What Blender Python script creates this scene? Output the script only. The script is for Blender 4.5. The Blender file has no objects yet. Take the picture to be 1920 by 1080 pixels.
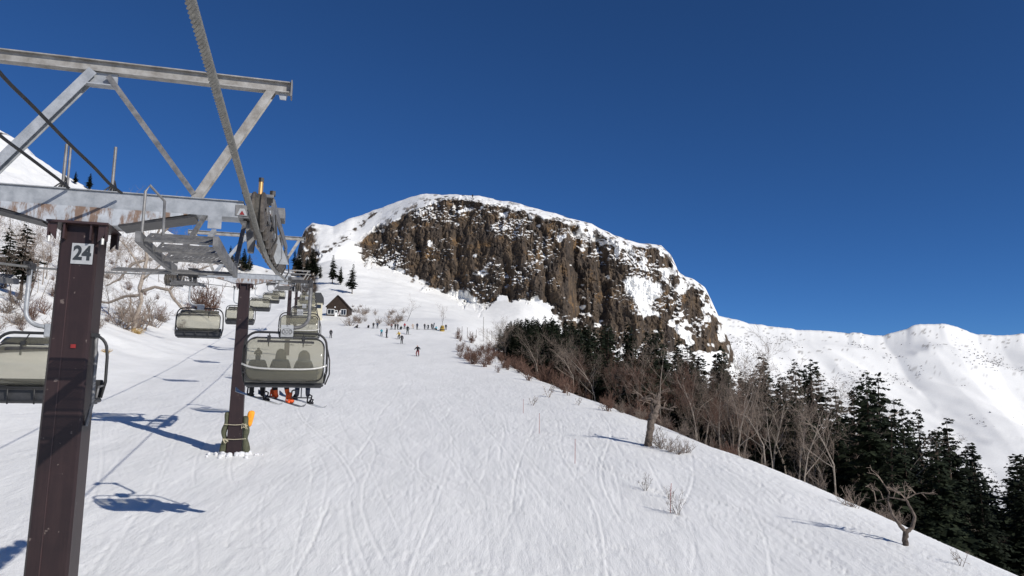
import bpy, math, random
import numpy as np
from mathutils import Vector, Matrix

random.seed(7)
rng = np.random.default_rng(11)
S = bpy.context.scene
COL = S.collection
rad = math.radians

# ------------------------------------------------------------------ camera
F_PX, PITCH, ROLL = 1390.0, rad(8.3), rad(0.72)
fw = Vector((0, math.cos(PITCH), math.sin(PITCH)))
r0 = Vector((1, 0, 0)); u0 = r0.cross(fw)
rt = r0 * math.cos(ROLL) + u0 * math.sin(ROLL)
up = u0 * math.cos(ROLL) - r0 * math.sin(ROLL)
cam = bpy.data.cameras.new('camera'); cam_o = bpy.data.objects.new('camera', cam); COL.objects.link(cam_o)
cam.sensor_width = 36.0; cam.lens = 36.0 * F_PX / 1920.0
cam.clip_start = 0.1; cam.clip_end = 30000
M3 = Matrix((rt, up, -fw)).transposed()
cam_o.matrix_world = M3.to_4x4()
S.camera = cam_o

# ------------------------------------------------------------------ sky and sun
SUN_EL, SUN_AZ = rad(30), math.atan2(0.777, -0.629)       # azimuth measured from +Y towards +X
w = bpy.data.worlds.new('World'); S.world = w; w.use_nodes = True
nt = w.node_tree; bg = nt.nodes['Background']
sky = nt.nodes.new('ShaderNodeTexSky'); sky.sky_type = 'NISHITA'; sky.sun_disc = False
sky.sun_elevation = SUN_EL; sky.sun_rotation = SUN_AZ; sky.altitude = 4800
sky.air_density = 1.0; sky.dust_density = 0.0; sky.ozone_density = 10.0
hs = nt.nodes.new('ShaderNodeHueSaturation'); hs.inputs['Saturation'].default_value = 1.045      # deep polarised mountain blue
nt.links.new(sky.outputs[0], hs.inputs['Color']); nt.links.new(hs.outputs[0], bg.inputs[0]); bg.inputs[1].default_value = 0.09
sd = Vector((math.sin(SUN_AZ) * math.cos(SUN_EL), math.cos(SUN_AZ) * math.cos(SUN_EL), math.sin(SUN_EL)))
sl = bpy.data.lights.new('sun', 'SUN'); sl.energy = 4.5; sl.angle = rad(0.53); sl.color = (1.0, 0.955, 0.89)
so = bpy.data.objects.new('sun', sl); COL.objects.link(so)
so.rotation_euler = sd.to_track_quat('Z', 'Y').to_euler(); so.location = sd * 60
S.view_settings.view_transform = 'Standard'; S.view_settings.look = 'None'
S.view_settings.exposure = 0.0; S.view_settings.gamma = 1.0
S.render.engine = 'CYCLES'

# ------------------------------------------------------------------ helpers
def ray_np(px, py):
    px = np.asarray(px, float); py = np.asarray(py, float)
    a = (px - 960) / F_PX; b = (540 - py) / F_PX
    return np.stack([fw[i] + rt[i] * a + up[i] * b for i in range(3)], -1)
def at_depth(px, py, Y):
    d = ray_np(px, py); return d * (np.asarray(Y, float) / d[..., 1])[..., None]
def project(p):
    p = Vector(p); d = p.dot(fw); return 960 + F_PX * p.dot(rt) / d, 540 - F_PX * p.dot(up) / d

def _hash(ix, iy, s):
    h = (ix.astype(np.int64) * 374761393 + iy.astype(np.int64) * 668265263 + s * 144665) & 0x7fffffff
    h = ((h ^ (h >> 13)) * 1274126177) & 0x7fffffff
    return ((h ^ (h >> 16)) & 0xffff) / 65535.0
def vnoise(x, y, s=0):
    ix = np.floor(x); iy = np.floor(y); fx = x - ix; fy = y - iy
    fx = fx * fx * fx * (fx * (fx * 6 - 15) + 10); fy = fy * fy * fy * (fy * (fy * 6 - 15) + 10)
    a = _hash(ix, iy, s); b = _hash(ix + 1, iy, s); c = _hash(ix, iy + 1, s); d = _hash(ix + 1, iy + 1, s)
    return (a * (1 - fx) + b * fx) * (1 - fy) + (c * (1 - fx) + d * fx) * fy * 1.0
def fbm(x, y, o=4, s=0, g=0.5):
    r = 0; a = 1; t = 0
    for i in range(o):
        r = r + a * vnoise(x * 2 ** i + 17.3 * i, y * 2 ** i - 9.1 * i, s + i); t += a; a *= g
    return r / t * 2 - 1
def sstep(a, b, x):
    t = np.clip((x - a) / (b - a), 0, 1); return t * t * (3 - 2 * t)

def me_from(name, V, Fc, mats=(), smooth=False, mi=None):
    m = bpy.data.meshes.new(name); m.from_pydata([tuple(v) for v in V], [], Fc)
    for t in mats: m.materials.append(t)
    if smooth: m.polygons.foreach_set('use_smooth', [True] * len(m.polygons))
    if mi is not None: m.polygons.foreach_set('material_index', mi)
    m.update(); return m
def grid_mesh(name, Pn, mat, smooth=True, wrap=False, flip=False):
    nr, nc = Pn.shape[:2]
    m = bpy.data.meshes.new(name)
    idx = np.arange(nr * nc).reshape(nr, nc)
    if wrap: idx = np.concatenate([idx, idx[:, :1]], 1)
    q = np.stack([idx[:-1, :-1], idx[:-1, 1:], idx[1:, 1:], idx[1:, :-1]], -1).reshape(-1, 4)
    if flip: q = q[:, ::-1]
    n = len(q)
    m.vertices.add(nr * nc); m.vertices.foreach_set('co', Pn.reshape(-1).astype(np.float32))
    m.loops.add(n * 4); m.loops.foreach_set('vertex_index', q.reshape(-1).astype(np.int32))
    m.polygons.add(n); m.polygons.foreach_set('loop_start', np.arange(0, n * 4, 4, dtype=np.int32))
    m.polygons.foreach_set('loop_total', np.full(n, 4, np.int32))
    m.polygons.foreach_set('use_smooth', np.full(n, smooth))
    m.materials.append(mat); m.update(calc_edges=True); m.validate()
    return m
def link(name, data, parent=None, loc=None):
    o = bpy.data.objects.new(name, data); COL.objects.link(o)
    if parent: o.parent = parent
    if loc is not None: o.location = loc
    return o
def tag(o, label=None, cat=None, group=None, kind=None):
    if label: o['label'] = label
    if cat: o['category'] = cat
    if group: o['group'] = group
    if kind: o['kind'] = kind
    return o
def copy_tree(o, parent=None):
    c = o.copy(); COL.objects.link(c)
    if parent: c.parent = parent
    for ch in list(o.children): copy_tree(ch, c)
    return c

class MB:
    """collects boxes, bars, tubes into one mesh"""
    def __init__(s): s.V = []; s.F = []; s.M = []
    def add(s, V, Fc, mi=0):
        b = len(s.V); s.V += [tuple(v) for v in V]; s.F += [tuple(i + b for i in f) for f in Fc]; s.M += [mi] * len(Fc); return s
    def box(s, c, d, rot=None, mi=0):
        x, y, z = d[0] / 2, d[1] / 2, d[2] / 2
        V = [Vector(p) for p in ((-x, -y, -z), (x, -y, -z), (x, y, -z), (-x, y, -z), (-x, -y, z), (x, -y, z), (x, y, z), (-x, y, z))]
        if rot is not None: V = [rot @ v for v in V]
        c = Vector(c); return s.add([v + c for v in V], [(3, 2, 1, 0), (4, 5, 6, 7), (0, 1, 5, 4), (1, 2, 6, 5), (2, 3, 7, 6), (3, 0, 4, 7)], mi)
    def bar(s, a, b, w, h=None, upv=(0, 0, 1), mi=0):
        a = Vector(a); b = Vector(b); h = h or w
        d = b - a; y = d.normalized(); upv = Vector(upv)
        if abs(y.dot(upv)) > .98: upv = Vector((1, 0, 0))
        x = y.cross(upv).normalized(); z = x.cross(y)
        return s.box((a + b) / 2, (w, d.length, h), Matrix((x, y, z)).transposed(), mi)
    def ibar(s, a, b, w, h, t=.012, upv=(0, 0, 1), mi=0):
        a = Vector(a); b = Vector(b); y = (b - a).normalized(); upv = Vector(upv)
        x = y.cross(upv).normalized(); z = x.cross(y)
        s.bar(a, b, t, h - 2 * t, upv, mi)
        s.bar(a + z * (h / 2 - t / 2), b + z * (h / 2 - t / 2), w, t, upv, mi)
        s.bar(a - z * (h / 2 - t / 2), b - z * (h / 2 - t / 2), w, t, upv, mi); return s
    def tube(s, pts, r, n=8, mi=0, closed=False, cap=True):
        pts = [Vector(p) for p in pts]; N = len(pts)
        rs = r if hasattr(r, '__len__') else [r] * N
        b = len(s.V); prev = None
        for i, p in enumerate(pts):
            if closed: t = pts[(i + 1) % N] - pts[i - 1]
            else: t = pts[min(i + 1, N - 1)] - pts[max(i - 1, 0)]
            t = t.normalized() if t.length > 1e-9 else Vector((0, 0, 1))
            if prev is None:
                x = t.cross(Vector((0, 0, 1)))
                if x.length < .1: x = t.cross(Vector((1, 0, 0)))
            else: x = prev - t * prev.dot(t)
            x.normalize(); prev = x; y = t.cross(x)
            for k in range(n):
                a = 2 * math.pi * k / n
                s.V.append(tuple(p + (x * math.cos(a) + y * math.sin(a)) * rs[i]))
        rings = N if closed else N - 1
        for i in range(rings):
            j = (i + 1) % N
            for k in range(n):
                l = (k + 1) % n
                s.F.append((b + i * n + k, b + i * n + l, b + j * n + l, b + j * n + k)); s.M.append(mi)
        if cap and not closed:
            s.F.append(tuple(b + k for k in range(n))[::-1]); s.M.append(mi)
            s.F.append(tuple(b + (N - 1) * n + k for k in range(n))); s.M.append(mi)
        return s
    def disc(s, c, axis, r, h, n=20, mi=0):
        c = Vector(c); a = Vector(axis).normalized(); return s.tube([c - a * h / 2, c + a * h / 2], r, n, mi)
    def lathe(s, c, axis, prof, n=20, mi=0):   # prof: (radius, offset along axis)
        c = Vector(c); a = Vector(axis).normalized()
        return s.tube([c + a * o for r_, o in prof], [r_ for r_, o in prof], n, mi)
    def prism(s, poly, y0, y1, mi=0):          # polygon in xz, extruded in y
        n = len(poly); V = [(x, y0, z) for x, z in poly] + [(x, y1, z) for x, z in poly]
        Fc = [tuple(range(n)), tuple(range(2 * n - 1, n - 1, -1))] + [(i, i + n, (i + 1) % n + n, (i + 1) % n) for i in range(n)]
        return s.add(V, Fc, mi)
    def build(s, name, mat, parent=None, loc=None, smooth=False, bevel=0):
        mats = mat if isinstance(mat, (list, tuple)) else [mat]
        m = me_from(name, s.V, s.F, mats, smooth, s.M)
        o = link(name, m, parent, loc)
        if bevel:
            b = o.modifiers.new('b', 'BEVEL'); b.width = bevel; b.segments = 2; b.limit_method = 'ANGLE'; b.angle_limit = rad(40)
        return o
def arc_pts(c, r, a0, a1, n, plane='xz'):
    out = []
    for i in range(n + 1):
        a = rad(a0 + (a1 - a0) * i / n)
        p = (r * math.cos(a), r * math.sin(a))
        out.append((c[0] + p[0], c[1], c[2] + p[1]) if plane == 'xz' else (c[0], c[1] + p[0], c[2] + p[1]))
    return out

# ------------------------------------------------------------------ materials
def mat(name, col, rough=.6, metal=0., noise=None, bump=None, spec=.5, col2=None, coord='Object', seedvar=0.):
    m = bpy.data.materials.new(name); m.use_nodes = True; t = m.node_tree; b = t.nodes['Principled BSDF']
    b.inputs['Base Color'].default_value = (*col, 1); b.inputs['Roughness'].default_value = rough
    b.inputs['Metallic'].default_value = metal; b.inputs['Specular IOR Level'].default_value = spec
    tc = t.nodes.new('ShaderNodeTexCoord')
    if col2 is not None:
        n = t.nodes.new('ShaderNodeTexNoise'); n.inputs['Scale'].default_value = noise or 4; n.inputs['Detail'].default_value = 6; n.inputs['Roughness'].default_value = .65
        t.links.new(tc.outputs[coord], n.inputs['Vector'])
        r = t.nodes.new('ShaderNodeValToRGB'); r.color_ramp.elements[0].position = .35; r.color_ramp.elements[1].position = .65
        r.color_ramp.elements[0].color = (*col, 1); r.color_ramp.elements[1].color = (*col2, 1)
        t.links.new(n.outputs['Fac'], r.inputs[0])
        out = r.outputs[0]
        if seedvar:
            oi = t.nodes.new('ShaderNodeObjectInfo'); hs = t.nodes.new('ShaderNodeHueSaturation')
            mr = t.nodes.new('ShaderNodeMapRange'); mr.inputs[3].default_value = 1 - seedvar; mr.inputs[4].default_value = 1 + seedvar
            t.links.new(oi.outputs['Random'], mr.inputs[0]); t.links.new(mr.outputs[0], hs.inputs['Value']); t.links.new(out, hs.inputs['Color']); out = hs.outputs[0]
        t.links.new(out, b.inputs['Base Color'])
    if bump:
        n2 = t.nodes.new('ShaderNodeTexNoise'); n2.inputs['Scale'].default_value = bump[0]; n2.inputs['Detail'].default_value = 5
        t.links.new(tc.outputs[coord], n2.inputs['Vector'])
        bp = t.nodes.new('ShaderNodeBump'); bp.inputs['Strength'].default_value = bump[1]; bp.inputs['Distance'].default_value = bump[2]
        t.links.new(n2.outputs['Fac'], bp.inputs['Height']); t.links.new(bp.outputs[0], b.inputs['Normal'])
    return m

MAT = {}
MAT['galv'] = mat('galvanised_steel', (.25, .265, .28), .5, .25, 6, (30, .15, .004), .5, (.39, .405, .42))
MAT['galv_d'] = mat('weathered_steel', (.10, .10, .102), .55, .3, 7, (30, .2, .004), .5, (.22, .215, .21))
MAT['galv_w'] = mat('stained_steel', (.20, .185, .165), .55, .2, 5, (30, .15, .004), .4, (.37, .36, .34))
MAT['darkmetal'] = mat('dark_greasy_steel', (.022, .022, .024), .45, .3, 12, None, .5, (.06, .055, .05))
MAT['brown'] = mat('brown_paint', (.0165, .0090, .0096), .45, 0, 2.5, (18, .1, .004), .35, (.025, .0132, .0132))
MAT['brown_d'] = mat('dark_brown_paint', (.028, .015, .015), .45, 0, 5, None, .5, (.045, .022, .02))
MAT['black'] = mat('black_rubber', (.012, .012, .013), .55, 0, 8, None, .5, (.022, .022, .022))
MAT['brass'] = mat('brass_rod', (.55, .30, .10), .35, .7, 14, None, .5, (.65, .40, .16))
MAT['plate'] = mat('number_plate_white', (.30, .31, .32), .5, 0, 14, None, .4, (.38, .39, .395))
MAT['print'] = mat('plate_print', (.02, .025, .03), .6, 0, 20, None, .3, (.03, .035, .04))
MAT['red'] = mat('red_marker', (.22, .02, .02), .6, 0, 10, None, .3, (.14, .016, .016))
MAT['rubber'] = mat('sheave_liner', (.03, .028, .026), .6, 0, 20, None, .4, (.09, .08, .065))
MAT['rim'] = mat('sheave_rim', (.15, .13, .105), .5, .4, 15, None, .5, (.07, .058, .05))
MAT['seat'] = mat('seat_vinyl', (.016, .017, .018), .5, 0, 9, None, .5, (.03, .03, .032))
MAT['back'] = mat('backrest_vinyl', (.11, .11, .095), .55, 0, 5, None, .4, (.17, .165, .14))
MAT['bar'] = mat('safety_bar_alloy', (.55, .54, .50), .35, .5, 12, None, .5, (.68, .67, .62))
MAT['khaki'] = mat('khaki_pad', (.055, .058, .035), .8, 0, 9, (25, .4, .01), .3, (.095, .098, .06))
MAT['orange'] = mat('orange_pad', (.80, .27, .015), .7, 0, 8, None, .3, (.88, .36, .03))
MAT['cord'] = mat('tie_cord', (.42, .37, .26), .8, 0, 30, None, .3, (.55, .50, .36))
MAT['wood'] = mat('dark_timber', (.026, .017, .012), .75, 0, 3, (12, .3, .01), .3, (.045, .030, .021))
MAT['white'] = mat('white_paint', (.72, .72, .70), .5, 0, 6, None, .5, (.80, .80, .78))
MAT['glass'] = mat('window_glass', (.02, .025, .03), .08, 0, 2, None, .5, (.03, .035, .045))
MAT['cream'] = mat('cream_wall', (.50, .46, .34), .7, 0, 3, None, .4, (.58, .53, .40))
MAT['roofdark'] = mat('dark_roof_sheet', (.02, .02, .021), .5, 0, 4, None, .5, (.035, .035, .035))
MAT['bark'] = mat('grey_bark', (.055, .044, .036), .85, 0, 6, (14, .9, .06), .2, (.15, .12, .10), seedvar=.25)
MAT['birch'] = mat('pale_birch_bark', (.17, .14, .115), .85, 0, 5, (14, .8, .05), .2, (.36, .31, .26), seedvar=.2)
MAT['twig'] = mat('grey_twig', (.16, .125, .10), .9, 0, 3, None, .1, (.25, .20, .165), seedvar=.25)
MAT['redtwig'] = mat('reddish_twig', (.11, .066, .050), .9, 0, 3, None, .1, (.17, .105, .08), seedvar=.25)
MAT['needle'] = mat('dark_fir_needles', (.008, .013, .008), .8, 0, 3, None, .15, (.022, .028, .014), seedvar=.4)
MAT['firtrunk'] = mat('fir_bark', (.035, .025, .020), .9, 0, 6, None, .1, (.07, .052, .04), seedvar=.2)
MAT['straw'] = mat('dry_grass', (.42, .28, .10), .9, 0, 5, None, .1, (.55, .38, .15))
MAT['stake'] = mat('red_bamboo_pole', (.38, .10, .09), .6, 0, 6, None, .3, (.30, .08, .07))
MAT['postgrey'] = mat('grey_post', (.10, .085, .07), .8, 0, 6, None, .2, (.16, .13, .11))
MAT['snowclump'] = mat('snow_chunks', (.56, .56, .57), .7, 0, 6, (14, .5, .03), .2, (.70, .70, .70))
MAT['board'] = mat('snowboard_base', (.04, .045, .05), .3, 0, 4, None, .5, (.10, .10, .11))
MAT['boardw'] = mat('snowboard_pale', (.55, .56, .56), .3, 0, 4, None, .5, (.30, .31, .32))

def bubble_mat():
    m = bpy.data.materials.new('smoked_acrylic'); m.use_nodes = True; t = m.node_tree; t.nodes.remove(t.nodes['Principled BSDF'])
    o = t.nodes['Material Output']
    tr = t.nodes.new('ShaderNodeBsdfTransparent'); tr.inputs[0].default_value = (.86, .845, .775, 1)
    df = t.nodes.new('ShaderNodeBsdfDiffuse'); tl = t.nodes.new('ShaderNodeBsdfTranslucent')
    gl = t.nodes.new('ShaderNodeBsdfGlossy'); gl.inputs['Roughness'].default_value = .12
    n = t.nodes.new('ShaderNodeTexNoise'); n.inputs['Scale'].default_value = 2.2; n.inputs['Detail'].default_value = 6
    tc = t.nodes.new('ShaderNodeTexCoord'); mp = t.nodes.new('ShaderNodeMapping'); mp.inputs['Scale'].default_value = (.7, 1, 1.6)
    t.links.new(tc.outputs['Object'], mp.inputs[0]); t.links.new(mp.outputs[0], n.inputs['Vector'])
    r = t.nodes.new('ShaderNodeValToRGB'); r.color_ramp.elements[0].color = (.42, .405, .32, 1); r.color_ramp.elements[1].color = (.60, .58, .475, 1)
    t.links.new(n.outputs['Fac'], r.inputs[0]); t.links.new(r.outputs[0], df.inputs[0]); t.links.new(r.outputs[0], tl.inputs[0])
    m1 = t.nodes.new('ShaderNodeMixShader'); m1.inputs[0].default_value = .5; t.links.new(df.outputs[0], m1.inputs[1]); t.links.new(tl.outputs[0], m1.inputs[2])
    m2 = t.nodes.new('ShaderNodeMixShader'); m2.inputs[0].default_value = .23; t.links.new(tr.outputs[0], m2.inputs[1]); t.links.new(m1.outputs[0], m2.inputs[2])
    fr = t.nodes.new('ShaderNodeFresnel'); fr.inputs[0].default_value = 1.4
    m3 = t.nodes.new('ShaderNodeMixShader'); t.links.new(fr.outputs[0], m3.inputs[0]); t.links.new(m2.outputs[0], m3.inputs[1]); t.links.new(gl.outputs[0], m3.inputs[2])
    t.links.new(m3.outputs[0], o.inputs[0]); return m
MAT['bubble'] = bubble_mat()

def rust_mat():
    m = mat('rust_streaked_steel', (.34, .36, .38), .5, .2, 6, None, .5, (.48, .50, .52)); t = m.node_tree; b = t.nodes['Principled BSDF']
    src = b.inputs['Base Color'].links[0].from_socket
    tc = t.nodes.new('ShaderNodeTexCoord'); mp = t.nodes.new('ShaderNodeMapping'); mp.inputs['Scale'].default_value = (3.2, 1, .9); mp.inputs['Rotation'].default_value = (0, rad(-32), 0)
    n = t.nodes.new('ShaderNodeTexNoise'); n.inputs['Scale'].default_value = 2.4; n.inputs['Detail'].default_value = 7; n.inputs['Roughness'].default_value = .7
    t.links.new(tc.outputs['Object'], mp.inputs[0]); t.links.new(mp.outputs[0], n.inputs['Vector'])
    r = t.nodes.new('ShaderNodeValToRGB'); r.color_ramp.elements[0].position = .46; r.color_ramp.elements[1].position = .56
    t.links.new(n.outputs['Fac'], r.inputs[0])
    mx = t.nodes.new('ShaderNodeMixRGB'); mx.inputs[2].default_value = (.17, .085, .035, 1)
    ml = t.nodes.new('ShaderNodeMath'); ml.operation = 'MULTIPLY'; ml.inputs[1].default_value = .85
    t.links.new(r.outputs[0], ml.inputs[0]); t.links.new(ml.outputs[0], mx.inputs[0]); t.links.new(src, mx.inputs[1]); t.links.new(mx.outputs[0], b.inputs['Base Color'])
    return m
MAT['rust'] = rust_mat()
def worn_paint(m):
    t = m.node_tree; b = t.nodes['Principled BSDF']; src = b.inputs['Base Color'].links[0].from_socket
    tc = t.nodes.new('ShaderNodeTexCoord'); mp = t.nodes.new('ShaderNodeMapping'); mp.inputs['Scale'].default_value = (9, 9, .45)
    n = t.nodes.new('ShaderNodeTexNoise'); n.inputs['Scale'].default_value = 1.6; n.inputs['Detail'].default_value = 8; n.inputs['Roughness'].default_value = .72
    t.links.new(tc.outputs['Object'], mp.inputs[0]); t.links.new(mp.outputs[0], n.inputs['Vector'])
    r = t.nodes.new('ShaderNodeValToRGB'); r.color_ramp.elements[0].position = .48; r.color_ramp.elements[1].position = .75; t.links.new(n.outputs['Fac'], r.inputs[0])
    mx = t.nodes.new('ShaderNodeMixRGB'); mx.inputs[2].default_value = (.048, .027, .025, 1); ml = t.nodes.new('ShaderNodeMath'); ml.operation = 'MULTIPLY'; ml.inputs[1].default_value = .45
    t.links.new(r.outputs[0], ml.inputs[0]); t.links.new(ml.outputs[0], mx.inputs[0]); t.links.new(src, mx.inputs[1])
    n2 = t.nodes.new('ShaderNodeTexNoise'); n2.inputs['Scale'].default_value = 11; n2.inputs['Detail'].default_value = 3; t.links.new(tc.outputs['Object'], n2.inputs['Vector'])
    r2 = t.nodes.new('ShaderNodeValToRGB'); r2.color_ramp.elements[0].position = .70; r2.color_ramp.elements[1].position = .73; t.links.new(n2.outputs['Fac'], r2.inputs[0])
    mx2 = t.nodes.new('ShaderNodeMixRGB'); mx2.inputs[2].default_value = (.11, .085, .075, 1); t.links.new(r2.outputs[0], mx2.inputs[0]); t.links.new(mx.outputs[0], mx2.inputs[1]); t.links.new(mx2.outputs[0], b.inputs['Base Color'])
worn_paint(MAT['brown'])

def snow_mat(name, piste):
    m = bpy.data.materials.new(name); m.use_nodes = True; t = m.node_tree; b = t.nodes['Principled BSDF']
    b.inputs['Roughness'].default_value = .55; b.inputs['Specular IOR Level'].default_value = .25
    tc = t.nodes.new('ShaderNodeTexCoord')
    n = t.nodes.new('ShaderNodeTexNoise'); n.inputs['Scale'].default_value = .55; n.inputs['Detail'].default_value = 9; n.inputs['Roughness'].default_value = .68
    mp0 = t.nodes.new('ShaderNodeMapping'); mp0.inputs['Scale'].default_value = (1, .30, 1) if piste else (1, 1, 1); mp0.inputs['Rotation'].default_value = (0, 0, rad(12))
    t.links.new(tc.outputs['Object'], mp0.inputs[0]); t.links.new(mp0.outputs[0], n.inputs['Vector'])
    r = t.nodes.new('ShaderNodeValToRGB'); r.color_ramp.elements[0].position = .3; r.color_ramp.elements[1].position = .7
    r.color_ramp.elements[0].color = (.78, .78, .755, 1); r.color_ramp.elements[1].color = (.88, .875, .85, 1)
    t.links.new(n.outputs['Fac'], r.inputs[0]); t.links.new(r.outputs[0], b.inputs['Base Color'])
    last = None
    specs = [((1, .16, 1), 14, 2.2, .38, .12), ((1, .12, 1), -28, 3.6, .32, .08), ((.4, 1, 1), 20, 8., .45, .04), ((1, .8, 1), 0, 24., .8, .026)] if piste else [((1, 1, 1), 0, .6, .4, .3), ((1, 1, 1), 0, 3., .3, .1)]
    for sc, ro, s_, st, di in specs:
        mp = t.nodes.new('ShaderNodeMapping'); mp.inputs['Scale'].default_value = sc; mp.inputs['Rotation'].default_value = (0, 0, rad(ro))
        t.links.new(tc.outputs['Object'], mp.inputs[0])
        k = t.nodes.new('ShaderNodeTexNoise'); k.inputs['Scale'].default_value = s_; k.inputs['Detail'].default_value = 4; k.inputs['Roughness'].default_value = .6
        t.links.new(mp.outputs[0], k.inputs['Vector'])
        bp = t.nodes.new('ShaderNodeBump'); bp.inputs['Strength'].default_value = st; bp.inputs['Distance'].default_value = di
        t.links.new(k.outputs['Fac'], bp.inputs['Height'])
        if last: t.links.new(last.outputs[0], bp.inputs['Normal'])
        last = bp
    t.links.new(last.outputs[0], b.inputs['Normal'])
    return m
MAT['snow'] = snow_mat('piste_snow', True)

def rock_mat():
    """snow and rock told apart by the mesh attribute 'rock' (0 snow, 1 rock)"""
    m = snow_mat('snow_and_rock', False); t = m.node_tree; b = t.nodes['Principled BSDF']
    snow = b.inputs['Base Color'].links[0].from_socket
    at = t.nodes.new('ShaderNodeAttribute'); at.attribute_name = 'rock'
    tc = t.nodes.new('ShaderNodeTexCoord')
    mp = t.nodes.new('ShaderNodeMapping'); mp.inputs['Scale'].default_value = (1, .5, .28); t.links.new(tc.outputs['Object'], mp.inputs[0])
    n = t.nodes.new('ShaderNodeTexNoise'); n.inputs['Scale'].default_value = .22; n.inputs['Detail'].default_value = 9; n.inputs['Roughness'].default_value = .72
    t.links.new(mp.outputs[0], n.inputs['Vector'])
    r = t.nodes.new('ShaderNodeValToRGB'); e = r.color_ramp.elements
    e[0].position = .30; e[0].color = (.030, .026, .023, 1); e[1].position = .72; e[1].color = (.205, .138, .078, 1)
    k = e.new(.45); k.color = (.066, .051, .040, 1); k = e.new(.58); k.color = (.118, .085, .057, 1)
    t.links.new(n.outputs['Fac'], r.inputs[0])
    n2 = t.nodes.new('ShaderNodeTexNoise'); n2.inputs['Scale'].default_value = 1.3; n2.inputs['Detail'].default_value = 5
    t.links.new(mp.outputs[0], n2.inputs['Vector'])
    mul = t.nodes.new('ShaderNodeMixRGB'); mul.blend_type = 'MULTIPLY'; mul.inputs[0].default_value = .5
    r2 = t.nodes.new('ShaderNodeValToRGB'); r2.color_ramp.elements[0].position = .35; r2.color_ramp.elements[1].position = .6; r2.color_ramp.elements[0].color = (.3, .3, .3, 1)
    t.links.new(n2.outputs['Fac'], r2.inputs[0]); t.links.new(r.outputs[0], mul.inputs[1]); t.links.new(r2.outputs[0], mul.inputs[2])
    mpv = t.nodes.new('ShaderNodeMapping'); mpv.inputs['Scale'].default_value = (1, .3, .16); t.links.new(tc.outputs['Object'], mpv.inputs[0])
    wob = t.nodes.new('ShaderNodeMixRGB'); wob.blend_type = 'ADD'; wob.inputs[0].default_value = 1.6; t.links.new(mpv.outputs[0], wob.inputs[1]); t.links.new(n2.outputs['Color'], wob.inputs[2])
    vo = t.nodes.new('ShaderNodeTexVoronoi'); vo.feature = 'DISTANCE_TO_EDGE'; vo.inputs['Scale'].default_value = .42; t.links.new(wob.outputs[0], vo.inputs['Vector'])
    rv = t.nodes.new('ShaderNodeValToRGB'); rv.color_ramp.elements[0].position = .0; rv.color_ramp.elements[1].position = .14; rv.color_ramp.elements[0].color = (.4, .4, .4, 1); t.links.new(vo.outputs[0], rv.inputs[0])
    mul2 = t.nodes.new('ShaderNodeMixRGB'); mul2.blend_type = 'MULTIPLY'; mul2.inputs[0].default_value = .6; t.links.new(mul.outputs[0], mul2.inputs[1]); t.links.new(rv.outputs[0], mul2.inputs[2])
    n4 = t.nodes.new('ShaderNodeTexNoise'); n4.inputs['Scale'].default_value = .09; n4.inputs['Detail'].default_value = 7; n4.inputs['Roughness'].default_value = .75; t.links.new(tc.outputs['Object'], n4.inputs['Vector'])
    r4 = t.nodes.new('ShaderNodeValToRGB'); r4.color_ramp.elements[0].position = .56; r4.color_ramp.elements[1].position = .66; t.links.new(n4.outputs['Fac'], r4.inputs[0])
    och = t.nodes.new('ShaderNodeMixRGB'); och.inputs[2].default_value = (.26, .15, .06, 1); ms = t.nodes.new('ShaderNodeMath'); ms.operation = 'MULTIPLY'; ms.inputs[1].default_value = .55
    t.links.new(r4.outputs[0], ms.inputs[0]); t.links.new(ms.outputs[0], och.inputs[0]); t.links.new(mul2.outputs[0], och.inputs[1])
    mx = t.nodes.new('ShaderNodeMixRGB'); t.links.new(at.outputs['Fac'], mx.inputs[0]); t.links.new(snow, mx.inputs[1]); t.links.new(och.outputs[0], mx.inputs[2])
    last = b.inputs['Normal'].links[0].from_node
    for src_, st_, di_ in ((vo.outputs[0], .35, 2.0), (n2.outputs['Fac'], .5, 1.0)):
        bp = t.nodes.new('ShaderNodeBump'); bp.inputs['Distance'].default_value = di_
        mm_ = t.nodes.new('ShaderNodeMath'); mm_.operation = 'MULTIPLY'; mm_.inputs[1].default_value = st_; t.links.new(at.outputs['Fac'], mm_.inputs[0]); t.links.new(mm_.outputs[0], bp.inputs['Strength'])
        t.links.new(src_, bp.inputs['Height']); t.links.new(last.outputs[0], bp.inputs['Normal']); last = bp
    t.links.new(last.outputs[0], b.inputs['Normal'])
    t.links.new(mx.outputs[0], b.inputs['Base Color'])
    rr = t.nodes.new('ShaderNodeMapRange'); rr.inputs[3].default_value = .55; rr.inputs[4].default_value = .9
    t.links.new(at.outputs['Fac'], rr.inputs[0]); t.links.new(rr.outputs[0], b.inputs['Roughness'])
    return m
MAT['rock'] = rock_mat()

# ------------------------------------------------------------------ lift line
LA, LB = -0.6625, -0.2713
_n = math.hypot(1, LB); U = Vector((LB / _n, 1 / _n, 0)); V_ = Vector((1 / _n, -LB / _n, 0)); UP = Vector((0, 0, 1))
LINE_ROT = math.atan2(V_.y, V_.x)
def line_pt(Yr, t=0.0, z=0.0):
    return Vector((LA + LB * Yr, Yr, 0)) + V_ * t + UP * z
_ry = np.array([-60, -40, -15, 0, 3.3, 6, 8, 9.3, 10.65, 12, 13.3, 17.8, 20.9, 28, 33, 34.9, 37, 42.2, 61, 83, 104, 150, 190, 230], float)
_rz = np.array([-5, -1.6, 1.5, 1.90, 1.87, 1.83, 1.81, 1.83, 1.90, 2.02, 2.17, 2.72, 3.15, 4.22, 5.04, 5.30, 5.52, 6.0, 8.45, 12.0, 15.4, 22.5, 28.5, 33], float)
def rope_z(y): return float(np.interp(y, _ry, _rz))
RIGHT_T, LEFT_T = 0.0, -5.45          # lateral place of the two ropes (0 = right rope)

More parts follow.
